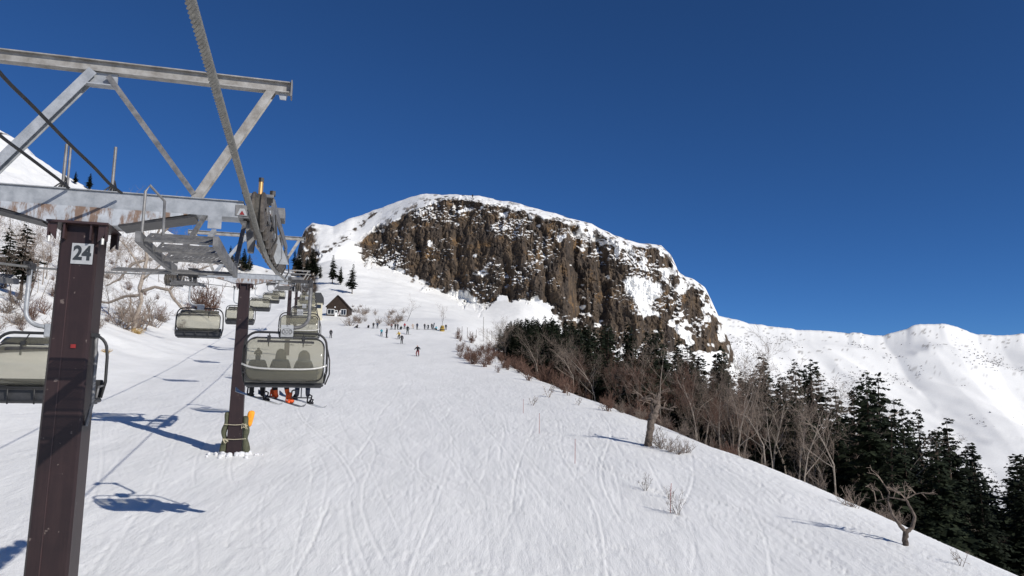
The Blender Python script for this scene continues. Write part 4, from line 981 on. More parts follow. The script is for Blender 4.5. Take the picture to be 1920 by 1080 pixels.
# ================================================================== hut, station hut, padding
def make_hut():
    g = ground_at(632, 593, 80, 260); Y = g.y; W = 40 / F_PX * Y; H1 = 21 / F_PX * Y; H2 = 42 / F_PX * Y; D = W * 1.25
    root = bpy.data.objects.new('ski_hut', None); COL.objects.link(root); root.location = (g.x, g.y, surf_z(g) - .3); root.rotation_euler = (0, 0, rad(4)); tag(root, 'small dark timber hut with gable end and white framed windows', 'hut')
    h = W / 2
    b = MB(); b.prism([(-h, 0), (h, 0), (h, H1), (0, H2), (-h, H1)], 0, D); wall = b.build('wall', MAT['wood'], root)
    n = 15
    for i in range(n):                                     # boards of the gable front
        x0 = -h + W * i / n; x1 = x0 + W / n - .03; zt_ = lambda x: H1 + (H2 - H1) * (1 - abs(x) / h)
        b = MB(); b.prism([(x0, .02), (x1, .02), (x1, zt_(x1) - .03), ((x0 + x1) / 2, zt_((x0 + x1) / 2) - .03), (x0, zt_(x0) - .03)], -.03, -.002); b.build('board', MAT['wood'], wall)
    for s in (-1, 1):
        b = MB(); b.bar((s * (h + .28), D / 2 - .0, H1 - .22), (0, D / 2, H2 + .06), D + .5, .10, (1, 0, 0))
        b = MB(); nx = Vector((s * (H2 - H1), 0, h)).normalized()
        p0 = Vector((s * (h + .25), -.3, H1 - .25 * (H2 - H1) / h)); p1 = Vector((0, -.3, H2)); q = nx * .10
        Vv = [p0, p1, p1 + q, p0 + q]; Vv = Vv + [v + Vector((0, D + .6, 0)) for v in Vv]
        b.add(Vv, [(0, 1, 2, 3), (7, 6, 5, 4), (0, 4, 5, 1), (1, 5, 6, 2), (2, 6, 7, 3), (3, 7, 4, 0)]); b.build('roof', MAT['wood'], root)
    for x0, x1, z0, z1 in ((-h * .90, -h * .28, H1 * .28, H1 * .72), (h * .34, h * .82, H1 * .22, H1 * .72)):
        b = MB(); b.box(((x0 + x1) / 2, -.05, (z0 + z1) / 2), (x1 - x0, .03, z1 - z0)); wn = b.build('window', MAT['glass'], root)
        b = MB(); t_ = .11
        for z_ in (z0, z1): b.box(((x0 + x1) / 2, -.08, z_), (x1 - x0 + t_, .06, t_))
        for x_ in (x0, x1, (x0 + x1) / 2): b.box((x_, -.08, (z0 + z1) / 2), (t_ * (1 if x_ != (x0 + x1) / 2 else .6), .05, z1 - z0 - .17))
        b.build('frame', MAT['white'], wn)
    b = MB(); b.box((-h * .10, -.06, H1 * .34), (W * .13, .06, H1 * .62)); dr = b.build('door', MAT['white'], root)
    b = MB(); b.box((-h * .10, -.10, H1 * .52), (W * .08, .02, H1 * .16)); b.build('pane', MAT['glass'], dr)
    b = MB(); b.box((-h * .22, -.14, H1 * .92), (.30, .2, .28)); b.build('lamp', MAT['white'], root)
    b = MB(); b.bar((h * .10, -.09, H1 * .20), (h * .30, -.09, H1 * .62), .34, .03, (0, 1, 0)); sg_ = b.build('sign', MAT['white'], root)
    b = MB(); b.bar((h * .14, -.115, H1 * .26), (h * .27, -.115, H1 * .55), .10, .01, (0, 1, 0)); b.build('sign_stripe', MAT['red'], sg_)
make_hut()
def make_station():
    Y = 178.; p = Vector(at_depth(594, 590, Y)); z0 = Tz(p.x, p.y)
    root = bpy.data.objects.new('lift_station', None); COL.objects.link(root); root.location = (p.x, p.y, z0 - .3); root.rotation_euler = (0, 0, LINE_ROT); tag(root, 'dark roofed lift station hut with cream wall behind the chairs', 'hut')
    top = float(at_depth(598, 549, Y)[2]) - z0 + .3; w2 = 1.25
    b = MB(); b.box((0, 2, (top - 2.4) / 2), (2 * w2, 4, top - 2.4)); b.build('wall', MAT['cream'], root)
    b = MB(); b.prism([(-w2 - .2, top - 2.4), (w2 + .3, top - 2.4), (w2 + .2, top - 1.2), (w2 - .5, top), (-w2 + .5, top), (-w2 - .2, top - 1.2)], -.3, 4.4); b.build('roof', MAT['roofdark'], root)
    b = MB(); b.box((.2, -.02, top - 3.3), (1.4, .04, .9)); b.build('window', MAT['glass'], root)
make_station()

t2 = line_pt(34.9, -2.43); t2z = Tz(t2.x, t2.y)
def padded(x, label, sgn, col, zs, cat='pad', y=0., w_=.62):
    root = bpy.data.objects.new('safety_pad', None); COL.objects.link(root); root.location = (t2.x, t2.y, t2z); root.rotation_euler = (0, 0, LINE_ROT); tag(root, label, cat)
    Vv = []; Fc = []; n = 12
    for k, (z_, xo, th) in enumerate(zs):
        for i in range(n):
            a = 2 * math.pi * i / n; ca = math.copysign(abs(math.cos(a)) ** .6, math.cos(a)); sa = math.copysign(abs(math.sin(a)) ** .5, math.sin(a))
            Vv.append((sgn * xo + th * ca, y + w_ / 2 * sa, z_))
    for k in range(len(zs) - 1):
        for i in range(n): Fc.append((k * n + i, k * n + (i + 1) % n, (k + 1) * n + (i + 1) % n, (k + 1) * n + i))
    Fc += [tuple(range(n))[::-1], tuple((len(zs) - 1) * n + i for i in range(n))]
    o = link('cushion', me_from('cushion', Vv, Fc, [col], True), root); s_ = o.modifiers.new('s', 'SUBSURF'); s_.levels = 1; s_.render_levels = 2
    return root
pl_ = padded(0, 'khaki pad tied to the left side of the second tower foot', -1, MAT['khaki'], [(-.1, .46, .15), (.2, .47, .17), (.5, .43, .13), (.66, .41, .08), (.85, .50, .10), (1.1, .47, .14), (1.3, .38, .10), (1.5, .39, .09), (1.72, .40, .11), (1.86, .38, .09)])
padded(0, 'khaki pad tied to the right side of the second tower foot', 1, MAT['khaki'], [(-.1, .52, .17), (.2, .52, .18), (.5, .47, .14), (.66, .43, .09), (.85, .47, .14), (1.1, .48, .15), (1.3, .42, .10), (1.5, .42, .13), (1.68, .40, .11)])
padded(0, 'bright orange pad tucked behind the right khaki pad', 1, MAT['orange'], [(1.15, .55, .10), (1.35, .57, .13), (1.6, .60, .15), (1.92, .64, .18)], y=.22, w_=.3)
for z_ in (.66, 1.30):
    b = MB(); w_ = .49 if z_ < 1 else .46
    b.tube([(-w_, -.38, z_), (0, -.40, z_ - .03), (w_, -.38, z_), (w_ + .02, .38, z_), (-w_ - .02, .38, z_)], .013, 6, closed=True)
    q = -w_ + .10 if z_ < 1 else w_ - .05
    for k in range(7): b.tube([(q, -.40, z_), (q + rng.uniform(-.12, .12), -.43, z_ - rng.uniform(-.04, .12)), (q + rng.uniform(-.16, .16), -.42, z_ - rng.uniform(.05, .22))], .012, 5)
    o = b.build('tie_cord', MAT['cord'], None, (t2.x, t2.y, t2z)); o.rotation_euler = (0, 0, LINE_ROT); tag(o, 'pale cord knotted round the pads, ' + ('lower' if z_ < 1 else 'upper') + ' of two', 'cord', 'cords round the second tower foot')
# broken snow thrown up round the foot
b = MB()
for k in range(38):
    a = rng.uniform(0, 6.28); r_ = .35 + abs(rng.normal(0, .45)); x = r_ * math.cos(a) * 1.1 + .05; y = -abs(r_ * math.sin(a)) * .9 - .12 if k % 4 else r_ * math.sin(a)
    s_ = rng.uniform(.07, .24) * (1.25 - .55 * min(1.2, r_)); n0 = len(b.V)
    zc_ = Tz(t2.x + (LR @ Vector((x, y, 0))).x, t2.y + (LR @ Vector((x, y, 0))).y) - t2z
    import itertools
    for q in itertools.product((-1, 1), repeat=3): b.V.append((x + s_ * q[0] * rng.uniform(.5, 1.1), y + s_ * q[1] * rng.uniform(.5, 1.1), zc_ + .02 + s_ * q[2] * rng.uniform(.5, 1.0)))
    for f in ((0, 1, 3, 2), (4, 6, 7, 5), (0, 4, 5, 1), (2, 3, 7, 6), (0, 2, 6, 4), (1, 5, 7, 3)): b.F.append(tuple(n0 + i for i in f)); b.M.append(0)
o = b.build('snow_chunks', MAT['snowclump'], None, (t2.x, t2.y, t2z), smooth=True); o.rotation_euler = (0, 0, LINE_ROT); tag(o, 'broken snow heaped round the second tower foot', 'snow', kind='stuff')
sm_ = o.modifiers.new('s', 'SUBSURF'); sm_.levels = 1; sm_.render_levels = 1
# ================================================================== trees
def conifer_mesh(seed, h=12., wid=.21, low=.10, gap=.0, dens=1.0):
    r = np.random.default_rng(seed); V = []; Fc = []
    nb = int(205 * dens); R0 = h * wid; asy = r.uniform(0, 6.28); sway = r.uniform(-.25, .25, 2)
    for i in range(nb):
        f = low + (1 - low) * ((i + r.random()) / nb) ** 1.12; z = f * h + r.normal(0, .12)
        if r.random() < gap + .10 * math.sin(f * 23 + seed): continue
        a = r.uniform(0, 6.28)
        L = (R0 * (1 - f) ** .72 * (1 if f > low + .12 else .5 + .5 * (f - low) / .12) + .12) * r.uniform(.45, 1.2) * (1 + .22 * math.cos(a - asy)) * (1 + .16 * math.sin(f * 17 + seed * 1.7))
        dx, dy = math.cos(a), math.sin(a); dr = r.uniform(.05, .42) * (1.1 - f * .8); ox, oy = sway[0] * f * f, sway[1] * f * f
        m = max(2, int(L * 3.6))
        for j in range(m + 1):
            t = (j + .6) / (m + 1); px = ox + dx * L * t; py = oy + dy * L * t; pz = z - dr * L * t * t + .12 * L * max(0, t - .65)
            sl_ = (L * .34 * (1 - t) + .20) * r.uniform(.6, 1.4); w_ = sl_ * r.uniform(.26, .42)
            for s in (-1, 1):
                if r.random() < .10: continue
                an = a + s * r.uniform(.35, 1.15); ex, ey = math.cos(an), math.sin(an); n0 = len(V); dz = -sl_ * r.uniform(-.05, .5)
                qx, qy = -ey, ex; tw = r.uniform(-.7, .7) * w_
                V += [(px, py, pz), (px + ex * sl_ * .5 + qx * w_, py + ey * sl_ * .5 + qy * w_, pz + dz * .4 + tw + .03), (px + ex * sl_, py + ey * sl_, pz + dz), (px + ex * sl_ * .5 - qx * w_, py + ey * sl_ * .5 - qy * w_, pz + dz * .4 - tw - .05)]
                Fc.append((n0, n0 + 1, n0 + 2, n0 + 3))
    cr = me_from('crown', V, Fc, [MAT['needle']])
    b = MB(); b.tube([(0, 0, -.6), (0, 0, h * .3), (.02, 0, h * .7), (0, 0, h)], [h * .017, h * .013, h * .007, .01], 7)
    tr = me_from('trunk', b.V, b.F, [MAT['firtrunk']], True)
    return tr, cr
def tubes_to(V, Fc, pts, rs, n):
    b = MB(); b.tube(pts, rs, n, cap=False); o = len(V); V += b.V; Fc += [tuple(i + o for i in f) for f in b.F]
def bare_mesh(seed, h=8., spread=.9, twigm='twig', barkm='bark', trunk_frac=.35, lev=4, dens=1.0, upness=.55, lean=0., r0=None):
    r = np.random.default_rng(seed); TV, TF, CV, CF = [], [], [], []
    r0 = r0 or h * .011
    def grow(p, d, L, rad_, lv):
        n = 4 if lv < 2 else 3; pts = [p]; q = Vector(p); dd = Vector(d)
        for i in range(n):
            dd = (dd + Vector(r.normal(0, .16 + .05 * lv, 3)) + Vector((0, 0, .05 * upness))).normalized(); q = q + dd * L / n; pts.append(q.copy())
        rs = [rad_ * (1 - .6 * i / n) for i in range(n + 1)]
        if lv <= 1: tubes_to(TV, TF, pts, rs, 6)
        else: tubes_to(CV, CF, pts, [max(x, .006) for x in rs], 3)
        if lv >= lev: return
        k = int((5 if lv == 0 else 4 if lv == 1 else 4) * dens + r.random())
        for i in range(k):
            t = (trunk_frac + (1 - trunk_frac) * (i + r.random()) / k) if lv == 0 else .25 + .75 * (i + r.random()) / k
            i0 = min(int(t * n), n - 1); pp = pts[i0].lerp(pts[i0 + 1], t * n - i0)
            a = r.uniform(0, 6.28); side = Vector((math.cos(a), math.sin(a), 0)); nd = (dd * (upness + .25) + side * spread * r.uniform(.6, 1.1) + Vector((0, 0, upness * .6))).normalized()
            grow(pp, nd, L * r.uniform(.42, .68) * (1.0 if lv else .85), rad_ * (1 - .6 * t) * r.uniform(.45, .7), lv + 1)
    grow(Vector((0, 0, -.3)), Vector((lean, 0, 1)), h * .82, r0, 0)
    return me_from('trunk', TV, TF, [MAT[barkm]], True), me_from('crown', CV, CF, [MAT[twigm]])
def shrub_mesh(seed, h=1.6, stems=22, twigm='redtwig', sp=.55):
    r = np.random.default_rng(seed); V, Fc = [], []
    for i in range(stems):
        a = r.uniform(0, 6.28); ln = r.uniform(.5, 1.0) * h; d = Vector((math.cos(a) * sp * r.uniform(.2, 1.2), math.sin(a) * sp * r.uniform(.2, 1.2), 1)).normalized()
        p = Vector((r.normal(0, .16) * h * .5, r.normal(0, .16) * h * .5, -.1)); pts = [p]
        for k in range(4): d = (d + Vector(r.normal(0, .14, 3))).normalized(); p = p + d * ln / 4; pts.append(p.copy())
        tubes_to(V, Fc, pts, [.013 * h, .011 * h, .009 * h, .006 * h, .003 * h], 3)
        for k in range(5):
            j = int(r.integers(1, 4)); b_ = pts[j].lerp(pts[j + 1], r.random()); dd = (d * .7 + Vector(r.normal(0, .6, 3)) + Vector((0, 0, .3))).normalized(); e = b_ + dd * ln * r.uniform(.18, .4)
            tubes_to(V, Fc, [b_, b_.lerp(e, .5) + Vector(r.normal(0, .02, 3)), e], [.006 * h, .005 * h, .003 * h], 3)
            for z_ in range(2):
                c_ = b_.lerp(e, r.uniform(.3, .8)); e2 = c_ + (dd + Vector(r.normal(0, .6, 3))).normalized() * ln * .16; tubes_to(V, Fc, [c_, e2], [.004 * h, .003 * h], 3)
    return me_from('shrub', V, Fc, [MAT[twigm]])

CON = [conifer_mesh(100 + i, 12., wd, lw, gp, dn) for i, (wd, lw, gp, dn) in enumerate([(.29, .10, .04, 1.2), (.26, .18, .06, 1.1), (.33, .06, .03, 1.3), (.24, .26, .10, .95), (.28, .14, .06, 1.15), (.22, .05, .05, 1.2), (.31, .20, .08, 1.05), (.25, .10, .04, 1.25), (.20, .28, .12, .9)])]
BAR = [bare_mesh(200 + i, 8., .8, 'twig', 'bark', tf, 4, 1.0, .6, ln) for i, (tf, ln) in enumerate([(.35, .05), (.45, -.1), (.3, .12), (.5, 0.)])]
BIR = [bare_mesh(220 + i, 8., .95, 'twig', 'birch', tf, 4, 1.05, .5, ln) for i, (tf, ln) in enumerate([(.3, .1), (.38, -.12), (.25, .0)])]
SLIM = [bare_mesh(240 + i, 6.5, .45, 'redtwig', 'bark', .45, 4, 1.0, 1.0, ln, .045) for i, ln in enumerate([.0, .08, -.08, .04])]
SHR = [shrub_mesh(260 + i, 1.6, st, 'redtwig') for i, st in enumerate([20, 28, 16])]
SHG = [shrub_mesh(270 + i, 1.6, st, 'twig', .7) for i, st in enumerate([18, 26])]
SPR = [shrub_mesh(280 + i, 1.2, st, 'twig', .5) for i, st in enumerate([4, 7])]

def plant(name, pair, loc, h, base_h, label, cat, group=None, rot=None, tilt=0., wide=1.0):
    s = h / base_h; root = bpy.data.objects.new(name, None); COL.objects.link(root); root.location = loc
    root.rotation_euler = (tilt * rng.normal(0, 1), tilt * rng.normal(0, 1), rng.uniform(0, 6.28) if rot is None else rot); root.scale = (s * wide, s * wide, s)
    link('trunk', pair[0], root); link('crown', pair[1], root); return tag(root, label, cat, group)
def bush(mesh, loc, h, label, group, base=1.6, name='bare_shrub'):
    o = link(name, mesh); o.location = loc; o.rotation_euler = (0, 0, rng.uniform(0, 6.28)); o.scale = (h / base * rng.uniform(.9, 1.25),) * 2 + (h / base,); return tag(o, label, 'shrub', group)
# ---- forest on the side slope right of the piste
FS = np.array([(900, 625), (940, 606), (975, 594), (1010, 588), (1050, 592), (1100, 600), (1150, 598), (1200, 600), (1250, 618), (1300, 628), (1350, 636), (1400, 640), (1450, 652), (1500, 662), (1550, 672), (1580, 682), (1620, 690), (1660, 694), (1700, 730), (1760, 756), (1800, 766), (1850, 800), (1900, 806), (1960, 830), (2100, 880)], float)
def edge_x(y): return float(smooth_interp(np.array([y]), _ey, _ex, 8)[0])
def zone_(px): return ('below the cliff, at the upper end of the wood' if px < 1180 else 'in the dense middle of the wood' if px < 1560 else 'towards the right hand edge of the picture')

def slope_spots(n, ylo, yhi, yp, slo, shi, seed):
    r = np.random.default_rng(seed); Y = ylo + (yhi - ylo) * r.random(n) ** yp; s = slo + (shi - slo) * r.random(n) ** 1.2
    x = smooth_interp(Y, _ey, _ex, 8) + s; z = T(x, Y); P = np.stack([x, Y, z], -1); d = P @ np.array(fw)
    px = 960 + F_PX * (P @ np.array(rt)) / d; py = 540 - F_PX * (P @ np.array(up)) / d
    lim = np.interp(px, FS[:, 0], FS[:, 1]); top = at_depth(px, lim, Y)[:, 2]
    return [(Vector(P[i]), px[i], py[i], top[i] - z[i]) for i in range(n) if 925 < px[i] < 2080]
taken = {}
def free(x, y, g):
    c = (int(x // 3), int(y // 3))
    for a in (-1, 0, 1):
        for b_ in (-1, 0, 1):
            for qx, qy in taken.get((c[0] + a, c[1] + b_), ()):
                if (qx - x) ** 2 + (qy - y) ** 2 < g * g: return False
    taken.setdefault(c, []).append((x, y)); return True
def where(px, Y, h):
    side = 'below the cliff, at the upper end of the wood' if px < 1060 else 'under the cliff\'s right half' if px < 1230 else 'below the cliff\'s right end' if px < 1400 else 'in front of the far range\'s left part' if px < 1560 else 'in front of the far range\'s dip' if px < 1700 else 'near the right picture edge'
    return ('tall ' if h > 12.5 else 'smaller ' if h < 9 else '') , side
nfir = 0
for l, px, py, hm_ in slope_spots(14000, 46, 225, 1.1, 6.5, 56, 41):
    if nfir >= 300: break
    if hm_ < 6.5: continue
    if hm_ > 19 and rng.random() < .72: continue
    h = hm_ * rng.uniform(.70, .98) if hm_ < 19 else rng.uniform(11, 17)
    if l.y < 75 and l.x - edge_x(l.y) < 10: continue
    if not free(l.x, l.y, 2.3): continue
    a, b_ = where(px, l.y, h)
    plant('fir_tree', CON[int(rng.integers(0, 9))], l - Vector((0, 0, .1)), h, 12., a + 'dark fir ' + b_, 'tree', 'firs ' + b_, tilt=.025, wide=rng.uniform(.8, 1.2)); nfir += 1
nbare = 0
for l, px, py, hm_ in slope_spots(3500, 50, 190, 1.2, 4, 22, 42):
    if nbare >= 85: break
    h = min(rng.uniform(4.2, 8.0) if px < 1450 else rng.uniform(5, 9.5), hm_ * .95)
    if h < 4 or not free(l.x, l.y, 1.5): continue
    q = BIR if rng.random() < .6 else BAR; a, b_ = where(px, l.y, 10)
    plant('bare_tree', q[int(rng.integers(0, 3))], l - Vector((0, 0, .1)), h, 8., ('pale barked' if q is BIR else 'grey') + ' leafless tree ' + b_, 'tree', 'leafless trees ' + b_, tilt=.04); nbare += 1
nb2 = 0
for l, px, py, hm_ in slope_spots(1500, 44, 105, 1.0, 4, 13, 47):
    if nb2 >= 20: break
    if not 1290 < px < 1900 or not free(l.x, l.y, 1.4): continue
    plant('bare_tree', BIR[nb2 % 3], l - Vector((0, 0, .1)), min(rng.uniform(4.5, 8), hm_ * .9), 8., 'slender pale birch before the firs ' + where(px, l.y, 10)[1], 'tree', 'pale birches in front of the firs', tilt=.04, wide=.75); nb2 += 1
# the rest of the wood farther down and up the slope reads as one mass
LOW = conifer_mesh(190, 12., .30, .08, .05, .5)
lv = np.array([v.co for v in LOW[1].vertices]); lf = np.array([list(p.vertices) + [p.vertices[-1]] * (4 - len(p.vertices)) for p in LOW[1].polygons])
VV, FF, cnt, off = [], [], 0, 0
for l, px, py, hm_ in slope_spots(9000, 60, 300, 1.0, 14, 100, 43):
    if cnt >= 380: break
    if hm_ < 6 or not free(l.x, l.y, 2.2): continue
    h = hm_ * rng.uniform(.78, .97) if hm_ < 18 else rng.uniform(10, 16); a = rng.uniform(0, 6.28); k_ = h / 12.
    Q = lv * k_; Q = np.stack([Q[:, 0] * math.cos(a) - Q[:, 1] * math.sin(a), Q[:, 0] * math.sin(a) + Q[:, 1] * math.cos(a), Q[:, 2]], -1) + np.array(l)
    VV.append(Q); FF.append(lf + off); off += len(lv); cnt += 1
VV = np.concatenate(VV); FF = np.concatenate(FF)
tag(link('distant_wood', me_from('distant_wood', VV, [tuple(dict.fromkeys(f)) for f in FF.tolist()], [MAT['needle']])), 'mass of dark firs farther down the slope behind the nearer trees', 'wood', kind='stuff')
# slender reddish birches along the lip of the piste
for i in range(44):
    Y = 52 + 60 * rng.random() ** 1.1; s = rng.uniform(3.0, 8.5); x = edge_x(Y) + s; z = Tz(x, Y); px, py = project((x, Y, z))
    if not 1050 < px < 1560: continue
    plant('slender_tree', SLIM[i % 4], Vector((x, Y, z - .1)), rng.uniform(2.8, 4.8), 6.5, 'slender reddish sapling ' + where(px, Y, 10)[1], 'tree', 'reddish saplings along the piste edge', tilt=.04)
for i in range(56):
    Y = 48 + 100 * rng.random() ** .9; s = rng.uniform(-2.5, 6); x = edge_x(Y) + s; z = Tz(x, Y); px, py = project((x, Y, z))
    bush(SHR[i % 3], Vector((x, Y, z - .05)), rng.uniform(.8, 2.0), 'low reddish shrub ' + where(px, Y, 10)[1], 'reddish shrubs on the piste edge')
for i in range(18):                                       # thicker reddish clumps near the upper end
    Y = rng.uniform(88, 135); s = rng.uniform(-1, 9); x = edge_x(Y) + s; bush(SHR[i % 3], Vector((x, Y, Tz(x, Y) - .05)), rng.uniform(1.6, 2.8), 'tall reddish shrub in the thicket left of the firs', 'reddish thicket by the firs')
for i in range(26):
    Y = 26 + 40 * rng.random(); s = rng.uniform(-1, 7); x = edge_x(Y) + s; bush(SHG[i % 2], Vector((x, Y, Tz(x, Y) - .05)), rng.uniform(.5, 1.3), 'low grey shrub poking through snow at the piste edge', 'low shrubs at the near piste edge')
for px_, py_, h in ((1020, 690, 2.2), (1000, 760, 1.2), (1030, 745, 2.0), (1085, 760, 1.2), (1210, 920, .7), (1270, 965, .9), (1255, 935, .5), (1800, 1060, .8), (1640, 960, .7), (990, 700, 1.8), (960, 690, 1.8), (1065, 742, 1.1)):
    g = ground_at(px_, py_)
    if g: bush(SPR[int(h * 10) % 2], Vector((g.x, g.y, surf_z(g) - .03)), h, 'few bare twigs sticking out of the open snow', 'twigs in the open snow right of centre', 1.2, 'bare_twigs')

# ---- single trees one can point to
def custom_tree(name, px_, py_, paths, h_px, label, barkm='bark', twigs=0, tw_mat='twig', seed=0, y0=20, tw=.25):
    """paths: limbs in picture pixels relative to the foot (dx, dy up, depth offset m) with radii in pixels"""
    g = ground_at(px_, py_, y0); k = g.y / F_PX; r = np.random.default_rng(seed); root = bpy.data.objects.new(name, None); COL.objects.link(root); root.location = (g.x, g.y, surf_z(g) - .1); tag(root, label, 'tree')
    CV, CF = [], []
    for n_, path in enumerate(paths):
        pts = [Vector((x * k, dz, y * k)) for x, y, dz, rr in path]; rs = [rr * k for x, y, dz, rr in path]
        P, Q = [], []
        for i in range(len(pts) - 1):
            for q in range(4): f = q / 4; P.append(pts[i].lerp(pts[i + 1], f) + Vector(r.normal(0, .12 * rs[i], 3))); Q.append((rs[i] * (1 - f) + rs[i + 1] * f) * r.uniform(.9, 1.12))
        P.append(pts[-1]); Q.append(rs[-1])
        MB().tube(P, Q, 9).build('trunk' if n_ == 0 else 'limb', MAT[barkm], root, smooth=True)
        if twigs and n_:
            for q in range(twigs):
                j = int(r.integers(len(P) // 3, len(P))); d = Vector((r.normal(0, .7), r.normal(0, .5), r.uniform(-.1, 1.1))).normalized(); b_ = P[j]; L = r.uniform(.5, 1.3) * tw * h_px * k
                e = b_ + d * L; tubes_to(CV, CF, [b_, b_.lerp(e, .5) + Vector(r.normal(0, .08, 3)) * L, e], [.022, .015, .008], 3)
                for z_ in range(4):
                    c_ = b_.lerp(e, r.uniform(.25, .95)); e2 = c_ + (d + Vector(r.normal(0, .7, 3))).normalized() * L * .5; tubes_to(CV, CF, [c_, e2], [.011, .006], 3)
                    c3 = c_.lerp(e2, .6); tubes_to(CV, CF, [c3, c3 + (d + Vector(r.normal(0, .8, 3))).normalized() * L * .3], [.007, .005], 3)
    if CV: tag(link('twigs', me_from('twigs', CV, CF, [MAT[tw_mat]]), root), kind='stuff')
    return root
custom_tree('gnarled_birch', 255, 622, [[(-6, -4, 0, 4.2), (-2, 30, 0, 3.8), (6, 60, 0, 3.4), (0, 84, 0, 3.6), (4, 110, 0, 3.2), (10, 140, 0, 3.2), (2, 168, .2, 2.6), (-6, 195, .3, 2)],
    [(4, 78, 0, 3), (30, 86, -.2, 2.8), (58, 80, -.3, 2.6), (66, 66, -.3, 2.4), (86, 46, -.4, 2.6), (92, 40, -.4, 1.2)], [(0, 70, 0, 2.8), (-28, 68, .2, 2.6), (-60, 56, .4, 2), (-95, 60, .5, 1.2)],
    [(6, 138, 0, 3), (-20, 130, .2, 2.7), (-42, 102, .3, 2.4), (-66, 88, .3, 1.1)], [(58, 80, -.3, 2.2), (78, 105, -.2, 2), (110, 122, 0, 1.5), (140, 132, 0, .8)], [(6, 155, 0, 2.4), (26, 196, .2, 1.8), (34, 240, .3, .9)],
    [(0, 172, .2, 2.2), (-30, 210, .4, 1.7), (-38, 245, .5, .8)], [(4, 165, .2, 2.2), (50, 210, .5, 1.6), (74, 230, .5, .8)], [(-6, 2, 0, 2.4), (-16, 40, .3, 1.8), (-18, 74, .3, .8)], [(4, 100, 0, 2), (34, 130, .3, 1.4), (56, 170, .4, .7)], [(0, 120, 0, 2), (-30, 160, .3, 1.4), (-56, 184, .4, .7)]], 240,
    'gnarled leafless birch with crooked limbs right of tower 24', 'birch', 24, 'twig', 5, 30, .15)
custom_tree('broken_tree', 1213, 836, [[(0, -6, 0, 8.5), (3, 8, 0, 7), (5, 26, 0, 6.4), (9, 48, 0, 7.2), (15, 60, 0, 7.6), (18, 70, 0, 5.8), (24, 88, 0, 1.8)], [(14, 62, 0, 4), (10, 76, 0, 3), (9, 86, 0, .8)], [(22, 80, 0, 3.6), (8, 88, -.1, 2.4), (-10, 91, -.2, 1.4)], [(20, 74, 0, 3), (34, 72, .2, 2.2), (52, 68, .2, 1.2)], [(20, 80, .1, 2.6), (24, 100, .2, 1.2)]], 90, 'leaning grey broken tree trunk standing at the piste edge', 'bark', 3, 'twig', 6, 22)
custom_tree('forked_tree', 1698, 1022, [[(0, -6, 0, 6), (0, 14, 0, 4.8), (2, 30, 0, 5.0)], [(2, 28, 0, 3.8), (-10, 42, 0, 3.0), (-18, 58, .1, 2.4), (-22, 80, .2, 1.8), (-16, 96, .3, 1.2), (-24, 112, .4, 1)], [(2, 28, 0, 4.0), (14, 36, 0, 3.4), (20, 56, 0, 2.8), (12, 72, 0, 2.2), (4, 90, 0, 1.5)], [(4, 84, 0, 1.8), (-20, 88, .1, 1.2), (-44, 80, .2, .7)], [(4, 86, 0, 1.8), (30, 94, .2, 1.0)]], 110, 'forked bare tree alone on the snow at lower right', 'bark', 3, 'twig', 7, 18)
custom_tree('bare_tree', 1648, 965, [[(0, -10, 0, 5), (-4, 60, 0, 4.4), (2, 110, 0, 4), (2, 150, 0, 3.4)], [(2, 140, 0, 3), (-14, 175, .2, 2), (-22, 200, .3, 1)], [(2, 148, 0, 3), (22, 172, -.1, 2), (50, 186, 0, 1)], [(0, 100, 0, 3), (-22, 140, .2, 2), (-40, 165, .3, 1)], [(2, 150, 0, 2.4), (8, 185, .1, 1)]], 200, 'tall pale leafless tree behind the forked one', 'birch', 14, 'redtwig', 8, 18, .2)
custom_tree('bare_tree', 1470, 880, [[(0, -8, 0, 4), (2, 50, 0, 3.4), (-2, 90, 0, 2.8)], [(-2, 86, 0, 2.4), (-24, 115, .1, 1)], [(0, 70, 0, 2.4), (22, 105, 0, 1)], [(0, 88, 0, 2), (4, 125, 0, .8)]], 125, 'pale leafless tree at the piste edge before the firs', 'birch', 13, 'twig', 9, 18, .22)
for px_, py_, hp, lb in ((828, 618, 42, 'dark bare tree rising behind the crowd, padded yellow at its foot'), (762, 603, 42, 'pale bare tree on the snow left of the dark one')):
    g = ground_at(px_, py_, 80, 330)
    if g: plant('bare_tree', BAR[0] if px_ > 800 else BAR[2], Vector((g.x, g.y, surf_z(g) - .1)), hp / F_PX * g.y, 8., lb, 'tree', rot=1.0)
g = ground_at(829, 621, 80, 330)
b = MB(); b.tube([(0, 0, -.2), (0, 0, .4), (.05, 0, .8), (.02, 0, 1.25)], [.50, .58, .46, .36], 9); o = b.build('tree_padding', cloth((.30, .20, .04)), None, Vector((g.x, g.y, surf_z(g))), smooth=False); tag(o, 'yellow padding wrapped round the dark bare tree\'s foot', 'pad')
for q in (.35, .85): bb = MB(); bb.disc((0, 0, q), (0, 0, 1), .60 if q < .5 else .48, .16, 9); bb.build('strap', MAT['black'], o)

